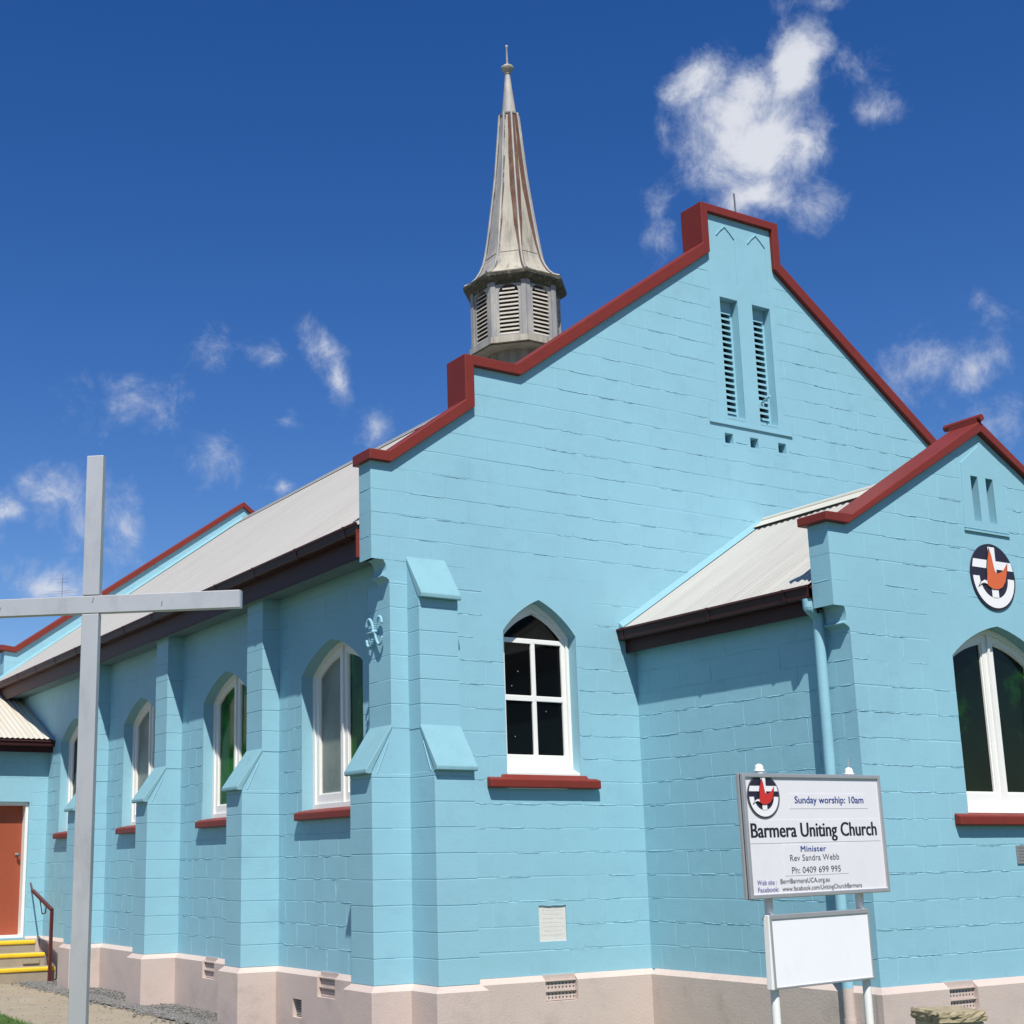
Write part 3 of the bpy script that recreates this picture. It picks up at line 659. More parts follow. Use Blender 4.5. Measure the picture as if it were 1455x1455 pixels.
def corr_roof(name, e, r, along, s0, s1, mat, w=.762, lap=.0018, first=None):
    P, L_ = slope_frame(e, r, along); roof = None; s = s0; lift = 0
    base = MB().hexa([P(s0,0.01,-.03),P(s1,0.01,-.03),P(s1,L_,-.03),P(s0,L_,-.03)], [P(s0,0.01,-.013),P(s1,0.01,-.013),P(s1,L_,-.013),P(s0,L_,-.013)])
    roof = base.build(name, 'dark_red_metal', church)
    i = 0
    while s < s1-.02:
        ww = first if (first and i == 0) else w; e1 = min(s+ww, s1); off = lap*i
        sh = corr_sheet(lambda a, t, h: P(a, t, h+off), s-(.02 if i else 0), e1, 0, L_); ob = auto_smooth(sh.build('roof_sheet', mat, roof), 50); s += ww; i += 1
    return roof, P, L_
roof, PR, LR = corr_roof('nave_roof', (-.385,0,4.345), (CX,0,7.645), (0,1,0), .20, 12.6, 'roof_metal', lap=.0003)
MB().hexa([(CX,.2,7.60),(8.545,.2,4.33),(8.545,12.6,4.33),(CX,12.6,7.60)], [(CX,.2,7.645),(8.545,.2,4.345),(8.545,12.6,4.345),(CX,12.6,7.645)]).build('roof_slope', 'roof_metal', roof)
mb = MB(); mb.tube((CX,.2,7.655),(CX,12.6,7.655),.028,n=10)
mb.add([(CX,.2,7.668),(CX,12.6,7.668),(CX-.16,12.6,7.553),(CX-.16,.2,7.553)], [(0,1,2,3)]).add([(CX,.2,7.668),(CX,12.6,7.668),(CX+.16,12.6,7.553),(CX+.16,.2,7.553)], [(0,1,2,3)])
mb.build('ridge_cap', 'roof_metal', roof)
# gutter, fascia, soffit of the nave
def gutter(P, s0, s1, joints, out, top, zb, back, name='gutter'):  # profile in (x, z) ; P(x, s, z)
    prof = [(out,top),(out-.004,top-.018),(out+.012,top-.025),(out+.016,zb+.012),(out+.03,zb),(back,zb),(back,top-.01),(back-.004,top-.01),(back-.004,zb+.004),(out+.032,zb+.004),(out+.020,zb+.014),(out+.016,top-.02),(out+.004,top)]
    g = MB().prism(prof, lambda a, b: P(a, s0, b), lambda a, b: P(a, s1, b)).build(name, 'dark_red_metal', church)
    for s in joints:
        MB().prism([(out-.006,top+.002),(out-.008,top-.02),(out+.008,top-.027),(out+.011,zb+.010),(out+.028,zb-.004),(back,zb-.004),(back,zb-.002),(out+.030,zb-.001),(out+.014,zb+.012),(out+.010,top-.024),(out-.003,top-.018),(out-.002,top+.002)],
            lambda a, b: P(a, s, b), lambda a, b: P(a, s+.025, b)).build('gutter_joint', 'dark_red_metal', g)
    return g
gutter(lambda x, s, z: (x, s, z), .20, 12.6, [.42+.93*i+.0 for i in range(12)], -.405, 4.365, 4.275, -.285)
MB().box(-.284, -.262, .20, 12.6, 4.095, 4.34).build('fascia', 'dark_red_metal', church)
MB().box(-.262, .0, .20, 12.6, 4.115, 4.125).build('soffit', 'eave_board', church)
mb = MB(); mb.box(-.40, -.262, .201, .212, 4.06, 4.30); mb.build('barge_end', 'red_paint', church)
# --- back gable parapet
bo = [(-.17,5.0),(-.17,5.090),(.055,5.065),(CX,7.985)]; bo = bo+[(2*CX-u, v) for u, v in bo[::-1][1:]]
bi = [(-.17,4.999),(.085,4.975),(CX,7.885)]; bi = bi+[(2*CX-u, v) for u, v in bi[::-1][1:]]
back = plate('back_gable_wall', BACK, [(-.0,.0),(8.16,.0),(8.16,4.6),(8.20,5.02),(CX,7.93),(.0,5.02),(-.10,5.02),(-.10,4.3),(-.0,4.3)], [], JD, .25, A, church)
bt = [(-.10,4.99),(.07,4.99),(CX,7.89),(2*CX-.07,4.99),(8.26,4.99)]
n0 = len(CAND); lay_blocks(BACK, back, -.10, 4.4, 4.215, 8.0, bt, (), first=1)
bc = plate('coping', BACK, bo+bi[1:-1][::-1], [], -.05, .30, 'red_paint', church); bevel(bc, .007, 2)
MB().prism([(0,0),(-.055,0),(0,.045)], lambda a, b: (-.30, 12.6+a, 4.42+b), lambda a, b: (CX-.02, 12.6+a, 7.66+b)).build('mortar_fillet', 'aqua_dimmed_ledge', back)

# --- wing at the far end of the side wall with door and steps
DX0, DX1, DZ0, DZ1 = -1.17, -.26, .60, 2.475
wing = plate('wing_wall', WING, [(-3.6,.0),(-.001,.0),(-.001,3.25),(-3.6,3.25)], [rect(DX0, DX1, DZ0, DZ1)], JD, .25, A, church)
lay_blocks(WING, wing, -3.6, -.001, .615, 3.215, None, [(DX0, DX1, .6, DZ1), (-3.6, DX0-.35, .6, 3.3), (DX0-.2, DX1+.0, DZ1, 2.815)], first=0)
plate('render_panel', WING, rect(DX0-.2, DX1, DZ1, 2.815), [], -.0005, JD+.001, A, wing)
MB().box(-3.6,-3.35,10.21+.25,15,0,3.25).build('wing_side', A, church)
plate('plinth', WING, [(-3.6,-.1),(DX0,-.1),(DX0,.61),(-3.6,.61)], [], -.05, .01, 'pink_paint', church)
pw = plate_mb(MB(), WING, [(DX1,-.1),(-.02,-.1),(-.02,.585),(DX1,.585)], [], -.05, .01)
pw.add([(DX1,10.16,.585),(-.02,10.16,.585),(-.02,10.209,.615),(DX1,10.209,.615)], [(0,1,2,3)]); pw.build('plinth', 'pink_paint', church)
df = plate('door_frame', WING, [(DX0,DZ0),(DX0+.05,DZ0),(DX0+.05,DZ1-.05),(DX1-.04,DZ1-.05),(DX1-.04,DZ0),(DX1-.001,DZ0),(DX1-.001,DZ1-.001),(DX0+.001,DZ1-.001)], [], .045, .24, 'white_paint', church)
door = plate('door', WING, rect(DX0+.052, DX1-.042, DZ0+.035, DZ1-.052), [], .185, .23, 'door_paint', church)
mb = MB(); mb.tube((-.362,10.395,1.735),(-.362,10.345,1.735),.010).ball((-.362,10.335,1.735),.026).tube((-.362,10.396,1.735),(-.362,10.390,1.735),.03); mb.build('handle', 'mast_metal', door, smooth=True)
MB().box(DX0+.05, DX1-.04, 10.225, 10.44, DZ0, DZ0+.034).build('threshold', 'white_paint', df)
wr, PWR, LWR = corr_roof('wing_roof', (0,9.965,3.355), (0,12.62,4.48), (-1,0,0), .02, 3.9, 'wing_roof_metal')
gutter(lambda a, s, z: (-s, a, z), .0, 3.9, [1.1, 2.2, 3.3], 9.93, 3.33, 3.245, 10.03)
MB().box(-3.9, -.0, 10.031, 10.05, 3.165, 3.34).build('fascia', 'dark_red_metal', church)
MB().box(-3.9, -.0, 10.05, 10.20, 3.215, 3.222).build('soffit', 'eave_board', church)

# --- porch
PX0, PX1 = 2.4, 2*PC-2.4
po = [(PX0,.0),(PX1,.0),(PX1,3.23),(PX1,3.45),(PX1+.155,3.45),(PX1+.155,4.09),(2*PC-2.46,4.09),(PC,5.09),(2.46,4.09),(2.245,4.09),(2.245,3.45),(PX0,3.45),(PX0,3.23)]
SL = [(4.010,4.102),(4.204,4.300)]; SLZ = (4.272,4.662)
pw1 = arch(PC, .6, 1.80, 3.108, 3.385)
porch = plate('porch_front_wall', PFRONT, po, [pw1]+[rect(a, b, *SLZ) for a, b in SL], JD, .20, A, church)
pt = [(2.245,4.08),(2.45,4.08),(PC,5.08),(2*PC-2.45,4.08),(2*PC-2.245,4.08)]
ph = [(PC-.6,PC+.6,1.74,3.015),(PC-.86,PC+.86,3.015,3.615),(3.87,2*PC-3.87,4.20,5.2)]
lay_blocks(PFRONT, porch, PX0, PX1, .615, 3.415, None, ph, first=1)
lay_blocks(PFRONT, porch, 2.245, PX1+.155, 3.415, 5.1, pt, ph, first=0)
arch_panel('render_panel', PFRONT, PC, .6, 3.108, 3.385, PC-.86, PC+.86, 3.015, 3.615, porch)
plate('render_panel', PFRONT, [(3.87,4.20),(2*PC-3.87,4.20),(2*PC-3.905,4.76),(PC,4.94),(3.905,4.76)], [rect(a, b, *SLZ) for a, b in SL], -.006, JD+.001, A, porch)
plate('ledge', PFRONT, rect(3.865,4.442,4.172,4.188), [], -.016, JD, A, porch)
for a, b in SL:
    MB().prism([(.09,SLZ[0]),(.16,SLZ[0]),(.16,SLZ[1]),(.09,SLZ[1])], lambda p, v: PFRONT(a+.001, v, p), lambda p, v: PFRONT(b-.001, v, p)).build('slot_backing', A, porch)
lay_blocks(Plane((2.245,-2.5,0),(0,1,0),(1,0,0)), porch, JD, .20, 3.415, 4.1, None, (), first=0, length=.6)
mbx = MB(); mbx.prism([(0,0),(.155,0),(.155,-.22),(.150,-.20),(.125,-.185),(.095,-.172),(.095,-.165),(.120,-.15),(.125,-.10),(.115,-.05),(.09,-.015),(.05,0)], lambda a, b: (2.245+a, -2.4995, 3.452+b), lambda a, b: (2.245+a, -2.30, 3.452+b))
auto_smooth(mbx.build('corbel', A, porch), 40)
pso = plate('porch_side_wall', PSIDE, [(-2.30,.0),(-.001,.0),(-.001,3.55),(-2.30,3.55)], [], JD, .2, A, church)
lay_blocks(PSIDE, pso, -2.5+JD, -.001, .615, 3.415, None, [(-.9, 0, 5, 6)], first=0)
plate('porch_side_wall', Plane((PX1,0,0),(0,1,0),(-1,0,0)), rect(-2.30,-.001,0,3.55), [], JD, .2, A, church)
pco = [(2.187,4.064),(2.187,4.134),(2.475,4.138),(PC,5.150)]; pco = pco+[(2*PC-u, v) for u, v in pco[::-1][1:]]
pci = [(2.187,4.0639),(2.435,4.062),(PC,5.056)]; pci = pci+[(2*PC-u, v) for u, v in pci[::-1][1:]]
pc = plate('coping', PFRONT, pco+pci[1:-1][::-1], [], -.05, .25, 'red_paint', church); bevel(pc, .007, 2)
rr = MB().tube((PC,-2.57,5.178),(PC,-2.20,5.178),.031,n=16).build('ridge_roll', 'red_paint', pc); auto_smooth(rr, 40)
MB().box(PC-.03, PC+.03, -2.54, -2.26, 5.10, 5.17).build('ridge_mount', 'red_paint', pc)
plinth(PFRONT, PX0, PX1, vents=[(3.075,3.395)], ext0=.05, ext1=.05)
plinth(PSIDE, -2.499, -.05, ext0=.0)
# porch roof
pr, PPR, LPR = corr_roof('porch_roof', (2.205,0,3.592), (4.10,0,4.795), (0,-1,0), .0, 2.30, 'roof_metal', w=1.04, lap=.004, first=.81)
MB().hexa([(PC,-2.3,4.74),(6.12,-2.3,3.54),(6.12,0,3.54),(PC,0,4.74)], [(PC,-2.3,4.79),(6.12,-2.3,3.585),(6.12,0,3.585),(PC,0,4.79)]).build('roof_slope', 'roof_metal', pr)
mb = MB(); mb.tube((PC,-2.3,4.845),(PC,-.0,4.845),.03,n=10)
for s in (-1, 1): mb.add([(PC,-2.3,4.855),(PC,0,4.855),(PC+s*.20,0,4.742),(PC+s*.20,-2.3,4.742),(PC,-2.3,4.851),(PC,0,4.851),(PC+s*.20,0,4.738),(PC+s*.20,-2.3,4.738)], [(0,1,2,3),(4,5,6,7),(2,3,7,6),(0,3,7,4)])
mb.build('ridge_cap', 'wing_roof_metal', pr)
MB().prism([(0,0),(-.06,0),(0,.05)], lambda a, b: (2.22, a-.001, 3.612+b), lambda a, b: (4.06, a-.001, 4.782+b)).build('mortar_fillet', 'aqua_dimmed_ledge', front_wall)
gutter(lambda x, s, z: (x, s, z), -2.30, .0-.0015, [-.085,-1.20,-2.06], 2.185, 3.600, 3.495, 2.285)
MB().box(2.286, 2.304, -2.30, -.0015, 3.385, 3.575).build('fascia', 'dark_red_metal', church)
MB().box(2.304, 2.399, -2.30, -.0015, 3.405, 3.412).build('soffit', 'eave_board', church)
# downpipe with elbow
mb = MB(); mb.path([(2.235,-2.25,3.50),(2.24,-2.25,3.43),(2.335,-2.25,3.36),(2.335,-2.25,3.30)], .040, 14)
dp = mb.build('downpipe', 'aqua_paint', church)
dp2 = MB().tube((2.335,-2.25,3.32),(2.335,-2.25,.60),.041,n=20).build('pipe', 'aqua_paint', dp); auto_smooth(dp2); auto_smooth(dp)
MB().tube((2.335,-2.25,.60),(2.335,-2.25,.05),.0412,n=20).build('pipe_foot', 'pink_paint', dp)
MB().box(2.30,2.40,-2.256,-2.244,1.9,1.93).build('pipe_clip', 'aqua_paint', dp)
MB().tube((2.335,-2.25,.34),(2.335,-2.25,.38),.046,n=20).build('pipe_collar', 'pink_paint', dp)
double_window(PFRONT, PC, 1.84, 3.108, 3.385, ('deep_green_glass','deep_green_glass'), d=.10, sill_hw=.775, zs=(1.765,1.84,1.885))
# lightning rod behind the gable top
MB().tube((4.20,.12,8.12),(4.19,.12,8.47),.009,n=8).build('rod', 'mast_metal', church)

# --- steeple
SX, SY = 4.09, 4.0; OR = pi/8
def octp(R_, z, k): a = OR+pi/4*k; return Vector((SX+R_*cos(a), SY+R_*sin(a), z))
steeple = MB().lathe((SX,SY,0), [(.40,7.2),(.40,7.93)], 16).build('steeple', 'spire_timber', church); auto_smooth(steeple, 30)
for k in range(16):
    a = 2*pi*(k+.5)/16; MB().tube((SX+.40*cos(a),SY+.40*sin(a),7.2),(SX+.40*cos(a),SY+.40*sin(a),7.93),.012,n=6).build('cover_strip', 'spire_timber', steeple)
R0, R1, ZB0, ZB1 = .585, .58, 7.90, 8.78
MB().add([octp(R0+.04, 7.875, k) for k in range(8)]+[octp(.36, 7.86, k) for k in range(8)], [(k, (k+1) % 8, (k+1) % 8+8, k+8) for k in range(8)]).build('skirt', 'spire_timber', steeple)
for k in range(8):
    a0, a1 = octp(R0, 0, k), octp(R0, 0, (k+1) % 8); U = (a1-a0); W_ = U.length; U.normalize(); Nn = Vector((-U.y, U.x, 0)); 
    if Nn.dot(Vector((SX,SY,0))-a0) < 0: Nn = -Nn
    pl = Plane((a0.x, a0.y, 0), U, Nn)
    c = W_/2; hw = .125
    hp = arch(c, hw, 8.015, 8.60, 8.69, bulge=.22)
    wall = plate('belfry_wall', pl, rect(.0, W_, ZB0, ZB1), [hp], .0, .05, 'spire_grey', steeple)
    z = 8.02
    while z < 8.66:
        w2 = hw-.002 if z < 8.58 else hw*(1-(z-8.56)/.16)
        if w2 > .03:
            s = MB(); s.hexa([pl(c-w2,z,.004),pl(c+w2,z,.004),pl(c+w2,z+.035,.055),pl(c-w2,z+.035,.055)], [pl(c-w2,z+.018,.004),pl(c+w2,z+.018,.004),pl(c+w2,z+.053,.055),pl(c-w2,z+.053,.055)])
            s.build('slat', 'slat_timber', steeple)
        z += .0545
    plate('louvre_backing', pl, rect(c-hw-.02, c+hw+.02, 8.0, 8.72), [], .056, .06, 'spire_rust', steeple)
    plate('bottom_board', pl, rect(-.016, W_+.016, 7.905, 7.985), [], -.036, .0, 'spire_cream' if k in (4,5) else 'spire_grey', steeple)
    for q in (.028, W_-.028): plate('corner_board', pl, rect(q-.03, q+.03, 7.986, ZB1), [], -.014, .0, 'spire_grey', steeple)
# eave moulding
eo = MB(); prof = [(.58,8.68),(.60,8.73),(.67,8.765),(.69,8.79),(.695,8.82),(.675,8.845),(.60,8.86),(.55,8.87)]
eo.add([octp(r, z, k) for r, z in prof for k in range(8)], [(j*8+i, j*8+(i+1) % 8, (j+1)*8+(i+1) % 8, (j+1)*8+i) for j in range(len(prof)-1) for i in range(8)])
eo.build('eave_moulding', 'eave_lichen', steeple)
# bell-cast spire: profile radius/height, one panel a face, a roll on every hip
SP = [(.665,8.845),(.580,8.885),(.505,8.96),(.450,9.05),(.408,9.15),(.376,9.28),(.345,9.45),(.310,9.68),(.274,9.93),(.238,10.19),(.205,10.45),(.178,10.72),(.155,10.97),(.122,11.33)]
for k in range(8):
    v = []; 
    for r, z in SP: v += [octp(r, z, k), octp(r, z, (k+1) % 8)]
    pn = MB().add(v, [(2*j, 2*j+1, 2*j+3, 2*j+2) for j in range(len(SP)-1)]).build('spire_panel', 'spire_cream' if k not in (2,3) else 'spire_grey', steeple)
    # hip roll
    pts = [octp(r+.010, z, k) for r, z in SP]; mb = MB()
    for a, b in zip(pts, pts[1:]): mb.tube(a, b, .015, n=6, cap=False)
    mb.build('hip_roll', 'spire_grey', steeple)
    # rusted flashing strip beside the hip
    for s in (1, -1):
        heavy = k == 5 or (k == 6 and s == -1) ; lo = 1 if heavy else 2
        if not heavy and s == -1 and k != 4: continue
        mb = MB(); vv = []
        for j, (r, z) in enumerate(SP):
            if j < lo: continue
            p = octp(r+.003, z, k); q = octp(r+.003, z, (k+s) % 8); L_ = (q-p).length
            fr_ = max(0., min(1., (z-9.2)/1.3))**.8
            wd = L_*.5*min(.98, .10+fr_*.9)*(1 if j % 2 else .92) if heavy else min(L_*.4, .022+(.010 if j % 2 else 0))
            if heavy: wd = max(wd, .028)
            d_ = (q-p).normalized(); nrm = ((p+q)/2-Vector((SX,SY,z))); nrm.z = 0; nrm.normalize()
            vv += [p+nrm*.002, p+d_*wd+nrm*.002]
        n = len(vv)//2; mb.add(vv, [(2*i, 2*i+1, 2*i+3, 2*i+2) for i in range(n-1)])
        mb.build('flashing', 'spire_rust' if heavy else 'flaking_lead', steeple)
    p0, p1 = octp(.392, 9.22, k), octp(.392, 9.22, (k+1) % 8)
    MB().tube(p0, p1, .006, n=5).build('seam', 'spire_cream', steeple)
fin = MB().lathe((SX,SY,0), [(.10,11.30),(.130,11.315),(.134,11.335),(.100,11.355),(.090,11.42),(.062,11.68),(.060,11.69),(.036,11.93),(.026,11.955)], 18).build('finial_cone', 'spire_grey', steeple); auto_smooth(fin, 30)
fb = MB().lathe((SX,SY,0), [(.022,11.94),(.045,11.955),(.030,11.97),(.060,12.00),(.083,12.035),(.085,12.055),(.065,12.075),(.03,12.09),(.016,12.11)], 18).build('finial_ball', 'spire_cream', steeple, smooth=True)
MB().lathe((SX,SY,0), [(.016,12.10),(.013,12.35),(.020,12.36),(.022,12.375),(.012,12.392),(.0,12.395)], 10).build('finial_spike', 'spire_grey', steeple, smooth=True)

flush_blocks(church)

# ------------------------------------------------------------------ emblem disc
def emblem(mb_target, P, r, parent, red, dd=.0):   # P(u, v, d) around the centre; layered sheets
    def poly(pts, d, mat, name):
        plate_mb(MB(), P, [(u*r, v*r) for u, v in pts], [], d-.0009, d).build(name, mat, parent)
    def bandarc(ro, ri, a0, a1, n=30):
        return [(ro*cos(a0+(a1-a0)*i/n), ro*sin(a0+(a1-a0)*i/n)) for i in range(n+1)]+[(ri*cos(a1+(a0-a1)*i/n), ri*sin(a1+(a0-a1)*i/n)) for i in range(n+1)]
    t = math.asin(.05)
    poly(bandarc(.93, .64, pi+.02, 2*pi-.02), dd-.002, 'emblem_white', 'ring')
    poly([(-.925,.24),(.925,.24),(.85,.49),(-.85,.49)], dd-.002, 'emblem_white', 'cross_bar')
    poly([(-.15,-.62),(.15,-.62),(.15,.9),(-.15,.9)], dd-.0035, 'emblem_white', 'cross_bar')
    def bird(sc, off, mat, d, name='bird'):
        b = [(-.10,.83),(-.02,.62),(.02,.38),(.06,.20),(.13,.12),(.26,.14),(.44,.22),(.64,.44),(.60,.16),(.50,-.10),(.34,-.28),(.14,-.36),(-.10,-.37),(-.32,-.27),(-.34,-.14),(-.30,.02),(-.28,.25),(-.22,.50)]
        cx_, cy_ = .05, .0
        poly([(cx_+(u-cx_)*sc, cy_+(v-cy_)*sc) for u, v in b], d, mat, name)
    bird(1.07, 0, 'emblem_black', dd-.0050, 'outline'); bird(1.0, 0, red, dd-.0065)
    poly([(-.76,-.36),(-.64,-.20),(-.46,-.09),(-.29,-.12),(-.29,-.27),(-.45,-.24),(-.58,-.27)], dd-.0050, 'emblem_black', 'outline')
    poly([(-.70,-.31),(-.61,-.20),(-.45,-.12),(-.31,-.15),(-.31,-.245),(-.45,-.21),(-.58,-.235)], dd-.0065, 'emblem_white', 'head')
cz, cr = 3.80, .283
disc = thing('emblem_disc', 'round black and white disc with orange bird and cross on the porch gable', 'emblem', (PC+.005, -2.5, cz))
cc = [(PC+.005+cr*cos(2*pi*i/48), cz+cr*sin(2*pi*i/48)) for i in range(48)]
plate('disc', PFRONT, cc, [], -.012, .0, 'emblem_black', disc)
emblem(None, lambda u, v, d: PFRONT(PC+.005+u, cz+v, d), cr, disc, 'emblem_orange', -.0125)

# small metal plaque under the porch window
pq = thing('metal_plaque', 'small grey metal plaque with worn lettering below the porch window', 'plaque', (4.22, -2.5, 1.54))
plate('plate', PFRONT, rect(4.085,4.36,1.468,1.610), [], -.012, .0, 'plaque_metal', pq)
mb = MB()
for r_ in range(5):
    u = 4.105
    while u < 4.33: l = rt.uniform(.008,.02); mb.add([PFRONT(u, 1.585-r_*.024, -.0126), PFRONT(u+l, 1.585-r_*.024, -.0126), PFRONT(u+l, 1.593-r_*.024, -.0126), PFRONT(u, 1.593-r_*.024, -.0126)], [(0,1,2,3)]); u += l+.006
mb.build('worn_lettering', 'ink_grey', pq)

# ------------------------------------------------------------------ sign boards
SA, SB = Vector((-.256,-3.982,0)), Vector((.966,-3.890,0)); SU = (SB-SA).normalized(); SN = Vector((-SU.y, SU.x, 0))  # SN away from the viewer
tilt = Matrix.Rotation(.0, 3, 'Z')
class TPlane(Plane):
    def __init__(s, o, U, V, N): s.o = Vector(o); s.U = Vector(U); s.V = Vector(V); s.N = Vector(N)
    def __call__(s, u, v, d=0.): return s.o + s.U*u + s.V*v + s.N*d
ro = .0115; SV = (Vector((0,0,1))-SU*ro).normalized(); SU2 = (SU+Vector((0,0,1))*ro).normalized()
SG = TPlane((SA.x, SA.y, 1.322), SU2, SV, SN); SWd, SHt = 1.224, .687
sign = thing('church_sign', 'grey framed church notice board with emblem and black lettering on two white posts', 'sign', (SG(.6,0,.05).x, SG(.6,0,.05).y, .08))
body = plate('board', SG, rect(.012, SWd-.012, .012, SHt-.012), [], .010, .045, 'board_print_white', sign)
fo_ = rect(0, SWd, 0, SHt); fi_ = rect(.024, SWd-.024, .024, SHt-.024)
bevel(plate('frame', SG, fo_, [fi_], 0, .022, 'aluminium', sign), .004, 2)
bevel(plate('frame', SG, rect(-.002, SWd+.002, -.002, SHt+.002), [rect(.02, SWd-.02, .02, SHt-.02)], .030, .052, 'aluminium', sign), .004, 2)
plate('side_seal', SG, rect(.006, SWd-.006, .006, SHt-.006), [rect(.011, SWd-.011, .011, SHt-.011)], .0215, .0305, 'dark_void', sign)
# vinyl strips
for (a, b, c, e) in ((.385,1.09,.490,.575),(.03,SWd-.04,.300,.428),(.30,.86,.118,.290)):
    plate('vinyl_strip', SG, rect(a, b, c, e), [], .0085, .0098, 'board_print_white', sign)
P_E = lambda u, v, d: SG(.170+u*1.24, .558+v*1.14, d)
ec = [(.105*cos(2*pi*i/40), .105*sin(2*pi*i/40)) for i in range(40)]
plate_mb(MB(), P_E, ec, [], .0080, .0098).build('emblem', 'emblem_black', sign)
emblem(None, P_E, .105, sign, 'emblem_red', .0078)
plate_mb(MB(), P_E, [(.110*cos(2*pi*i/40), .110*sin(2*pi*i/40)) for i in range(40)], [[(.104*cos(2*pi*i/40), .104*sin(2*pi*i/40)) for i in range(40)]], .0078, .0098).build('emblem_rim', 'ink_grey', sign)
def text(s, pl, u, v, height, width, mat, parent, d=.0070, off=0., name='lettering', space=1.0, bold=0):
    cu = bpy.data.curves.new('t', 'FONT'); cu.body = s; cu.size = 1; cu.offset = off; cu.space_character = space; cu.resolution_u = 3
    o = bpy.data.objects.new('t', cu); COL.objects.link(o); dg = bpy.context.evaluated_depsgraph_get(); dg.update()
    me = bpy.data.meshes.new_from_object(o.evaluated_get(dg)); bpy.data.objects.remove(o); bpy.data.curves.remove(cu)
    xs = [p.co.x for p in me.vertices]; x0, x1 = min(xs), max(xs)
    sx = width/(x1-x0); sy = height/.70
    for p in me.vertices: p.co = pl(u+(p.co.x-x0)*sx, v+p.co.y*sy, d)
    me.materials.clear(); me.materials.append(MATS[mat]); me.name = name
    if bold:
        V = [Vector(p.co) for p in me.vertices]; F = [tuple(f.vertices) for f in me.polygons]; n = len(V); A_ = []; G = []
        for i, k in enumerate((-1, -.33, .33, 1)): A_ += [q+pl.U*(bold*k)-pl.N*(.00004*i) for q in V]; G += [tuple(j+n*i for j in f) for f in F]
        me = bpy.data.meshes.new(name); me.from_pydata(A_, [], G); me.materials.append(MATS[mat])
    return tag(link(bpy.data.objects.new(name, me), parent), kind='stuff')
# (u, v) measured on the board face
text('Sunday worship: 10am', SG, .432, .521, .040, .620, 'ink_blue', sign, bold=.0012)
text('Barmera Uniting Church', SG, .045, .333, .080, 1.105, 'ink_black', sign, bold=.0034)
text('Minister', SG, .450, .249, .032, .220, 'ink_blue', sign, bold=.0012, space=1.1)
text('Rev Sandra Webb', SG, .352, .199, .035, .430, 'ink_grey', sign, space=1.05)
text('Ph: 0409 699 995', SG, .360, .131, .035, .428, 'ink_grey', sign)
text('Web site :', SG, .064, .076, .026, .160, 'ink_violet', sign)
text('BerriBarmeraUCA.org.au', SG, .256, .078, .026, .425, 'ink_grey', sign)
text('Facebook:', SG, .066, .037, .026, .172, 'ink_violet', sign)
text('www.facebook.com/UnitingChurchBarmera', SG, .268, .037, .026, .700, 'ink_grey', sign)
# posts behind the board
posts = [SG(.224, 0, .078), SG(1.026, 0, .078)]
for p in posts:
    po_ = MB().tube((p.x, p.y, .05), (p.x, p.y, 2.03), .024, n=18).build('post', 'white_paint', sign); auto_smooth(po_)
    cap = MB().lathe((p.x, p.y, 2.028), [(.030,0),(.031,.008),(.022,.011),(.025,.022),(.020,.034),(.010,.041),(0,.043)], 16).build('cap', 'white_paint', po_, smooth=True)
p = posts[1]; MB().tube((p.x, p.y, 2.07), (p.x+.002, p.y, 2.125), .0022, n=5).build('wire', 'roof_metal', sign)
# lower blank board clipped to the same posts
LB = TPlane(SG(.174,0,.028)*1.0, SU2, SV, SN)
LBz = LB.o.z
wb = thing('blank_board', 'blank white board in a grey frame fixed to the posts under the church notice board', 'sign', (LB(.4,0,0).x, LB(.4,0,0).y, .84))
LB.o.z = .836; LW, LH = .868, .398
plate('board', LB, rect(.010, LW-.010, .010, LH-.010), [], .006, .036, 'board_white', wb)
bevel(plate('frame', LB, rect(0, LW, 0, LH), [rect(.016, LW-.012, .012, LH-.026)], 0, .040, 'aluminium', wb), .003, 2)
bevel(plate('edge_trim', LB, [(-.022,-.0),(-.001,-.0),(-.001,LH),(-.010,LH)], [], .002, .040, 'white_paint', wb), .003, 2)
mb = MB(); mb.path([LB(LW,.20,.02), LB(LW+.015,.185,.02), LB(LW+.022,.155,.02)], .004, 6); mb.build('wire_loop', 'ink_grey', wb)
mb = MB()
for p in posts: mb.box(p.x-.03, p.x+.03, p.y-.026, p.y+.026, 1.20, 1.218)
mb.build('clamp', 'aluminium', wb)

# ------------------------------------------------------------------ tall metal cross on the lawn
AD = Vector((.787,-.617,0)).normalized(); AN = Vector((AD.y, -AD.x, 0)); AN = AN if AN.dot(Vector((0,1,0))) > 0 else -AN
c0 = Vector((-5.85+8.0*.3054, -9.7+8.0*.9522, 0))
CP = Plane(c0, AD, AN)
cross = thing('metal_cross', 'tall plain grey metal cross standing on the lawn in front of the side wall', 'cross', (c0.x, c0.y, .07))
HW, HD = .050, .050
def cbox(name, a, b, z0, z1): 
    m = plate_mb(MB(), CP, rect(a, b, z0, z1), [], 0, HD); return bevel(m.build(name, 'galvanised', cross), .004, 3)
cbox('post', -HW, HW, .05, 2.972); cbox('arm', -.90, .878, 2.975, 3.078); cbox('top', -HW, HW, 3.081, 3.920)
plate('arm_plate', CP, rect(.878,.884,2.977,3.076), [], .002, HD-.002, 'aluminium', cross)
mb = MB()
for u, v in ((-.55,3.0),(.42,3.0),(.01,3.035)): mb.add([CP(u,v,-.001),CP(u+.004,v,-.001),CP(u+.009,v+.03,-.001),CP(u+.005,v+.03,-.001)], [(0,1,2,3)])
mb.build('scratch', 'ink_grey', cross)

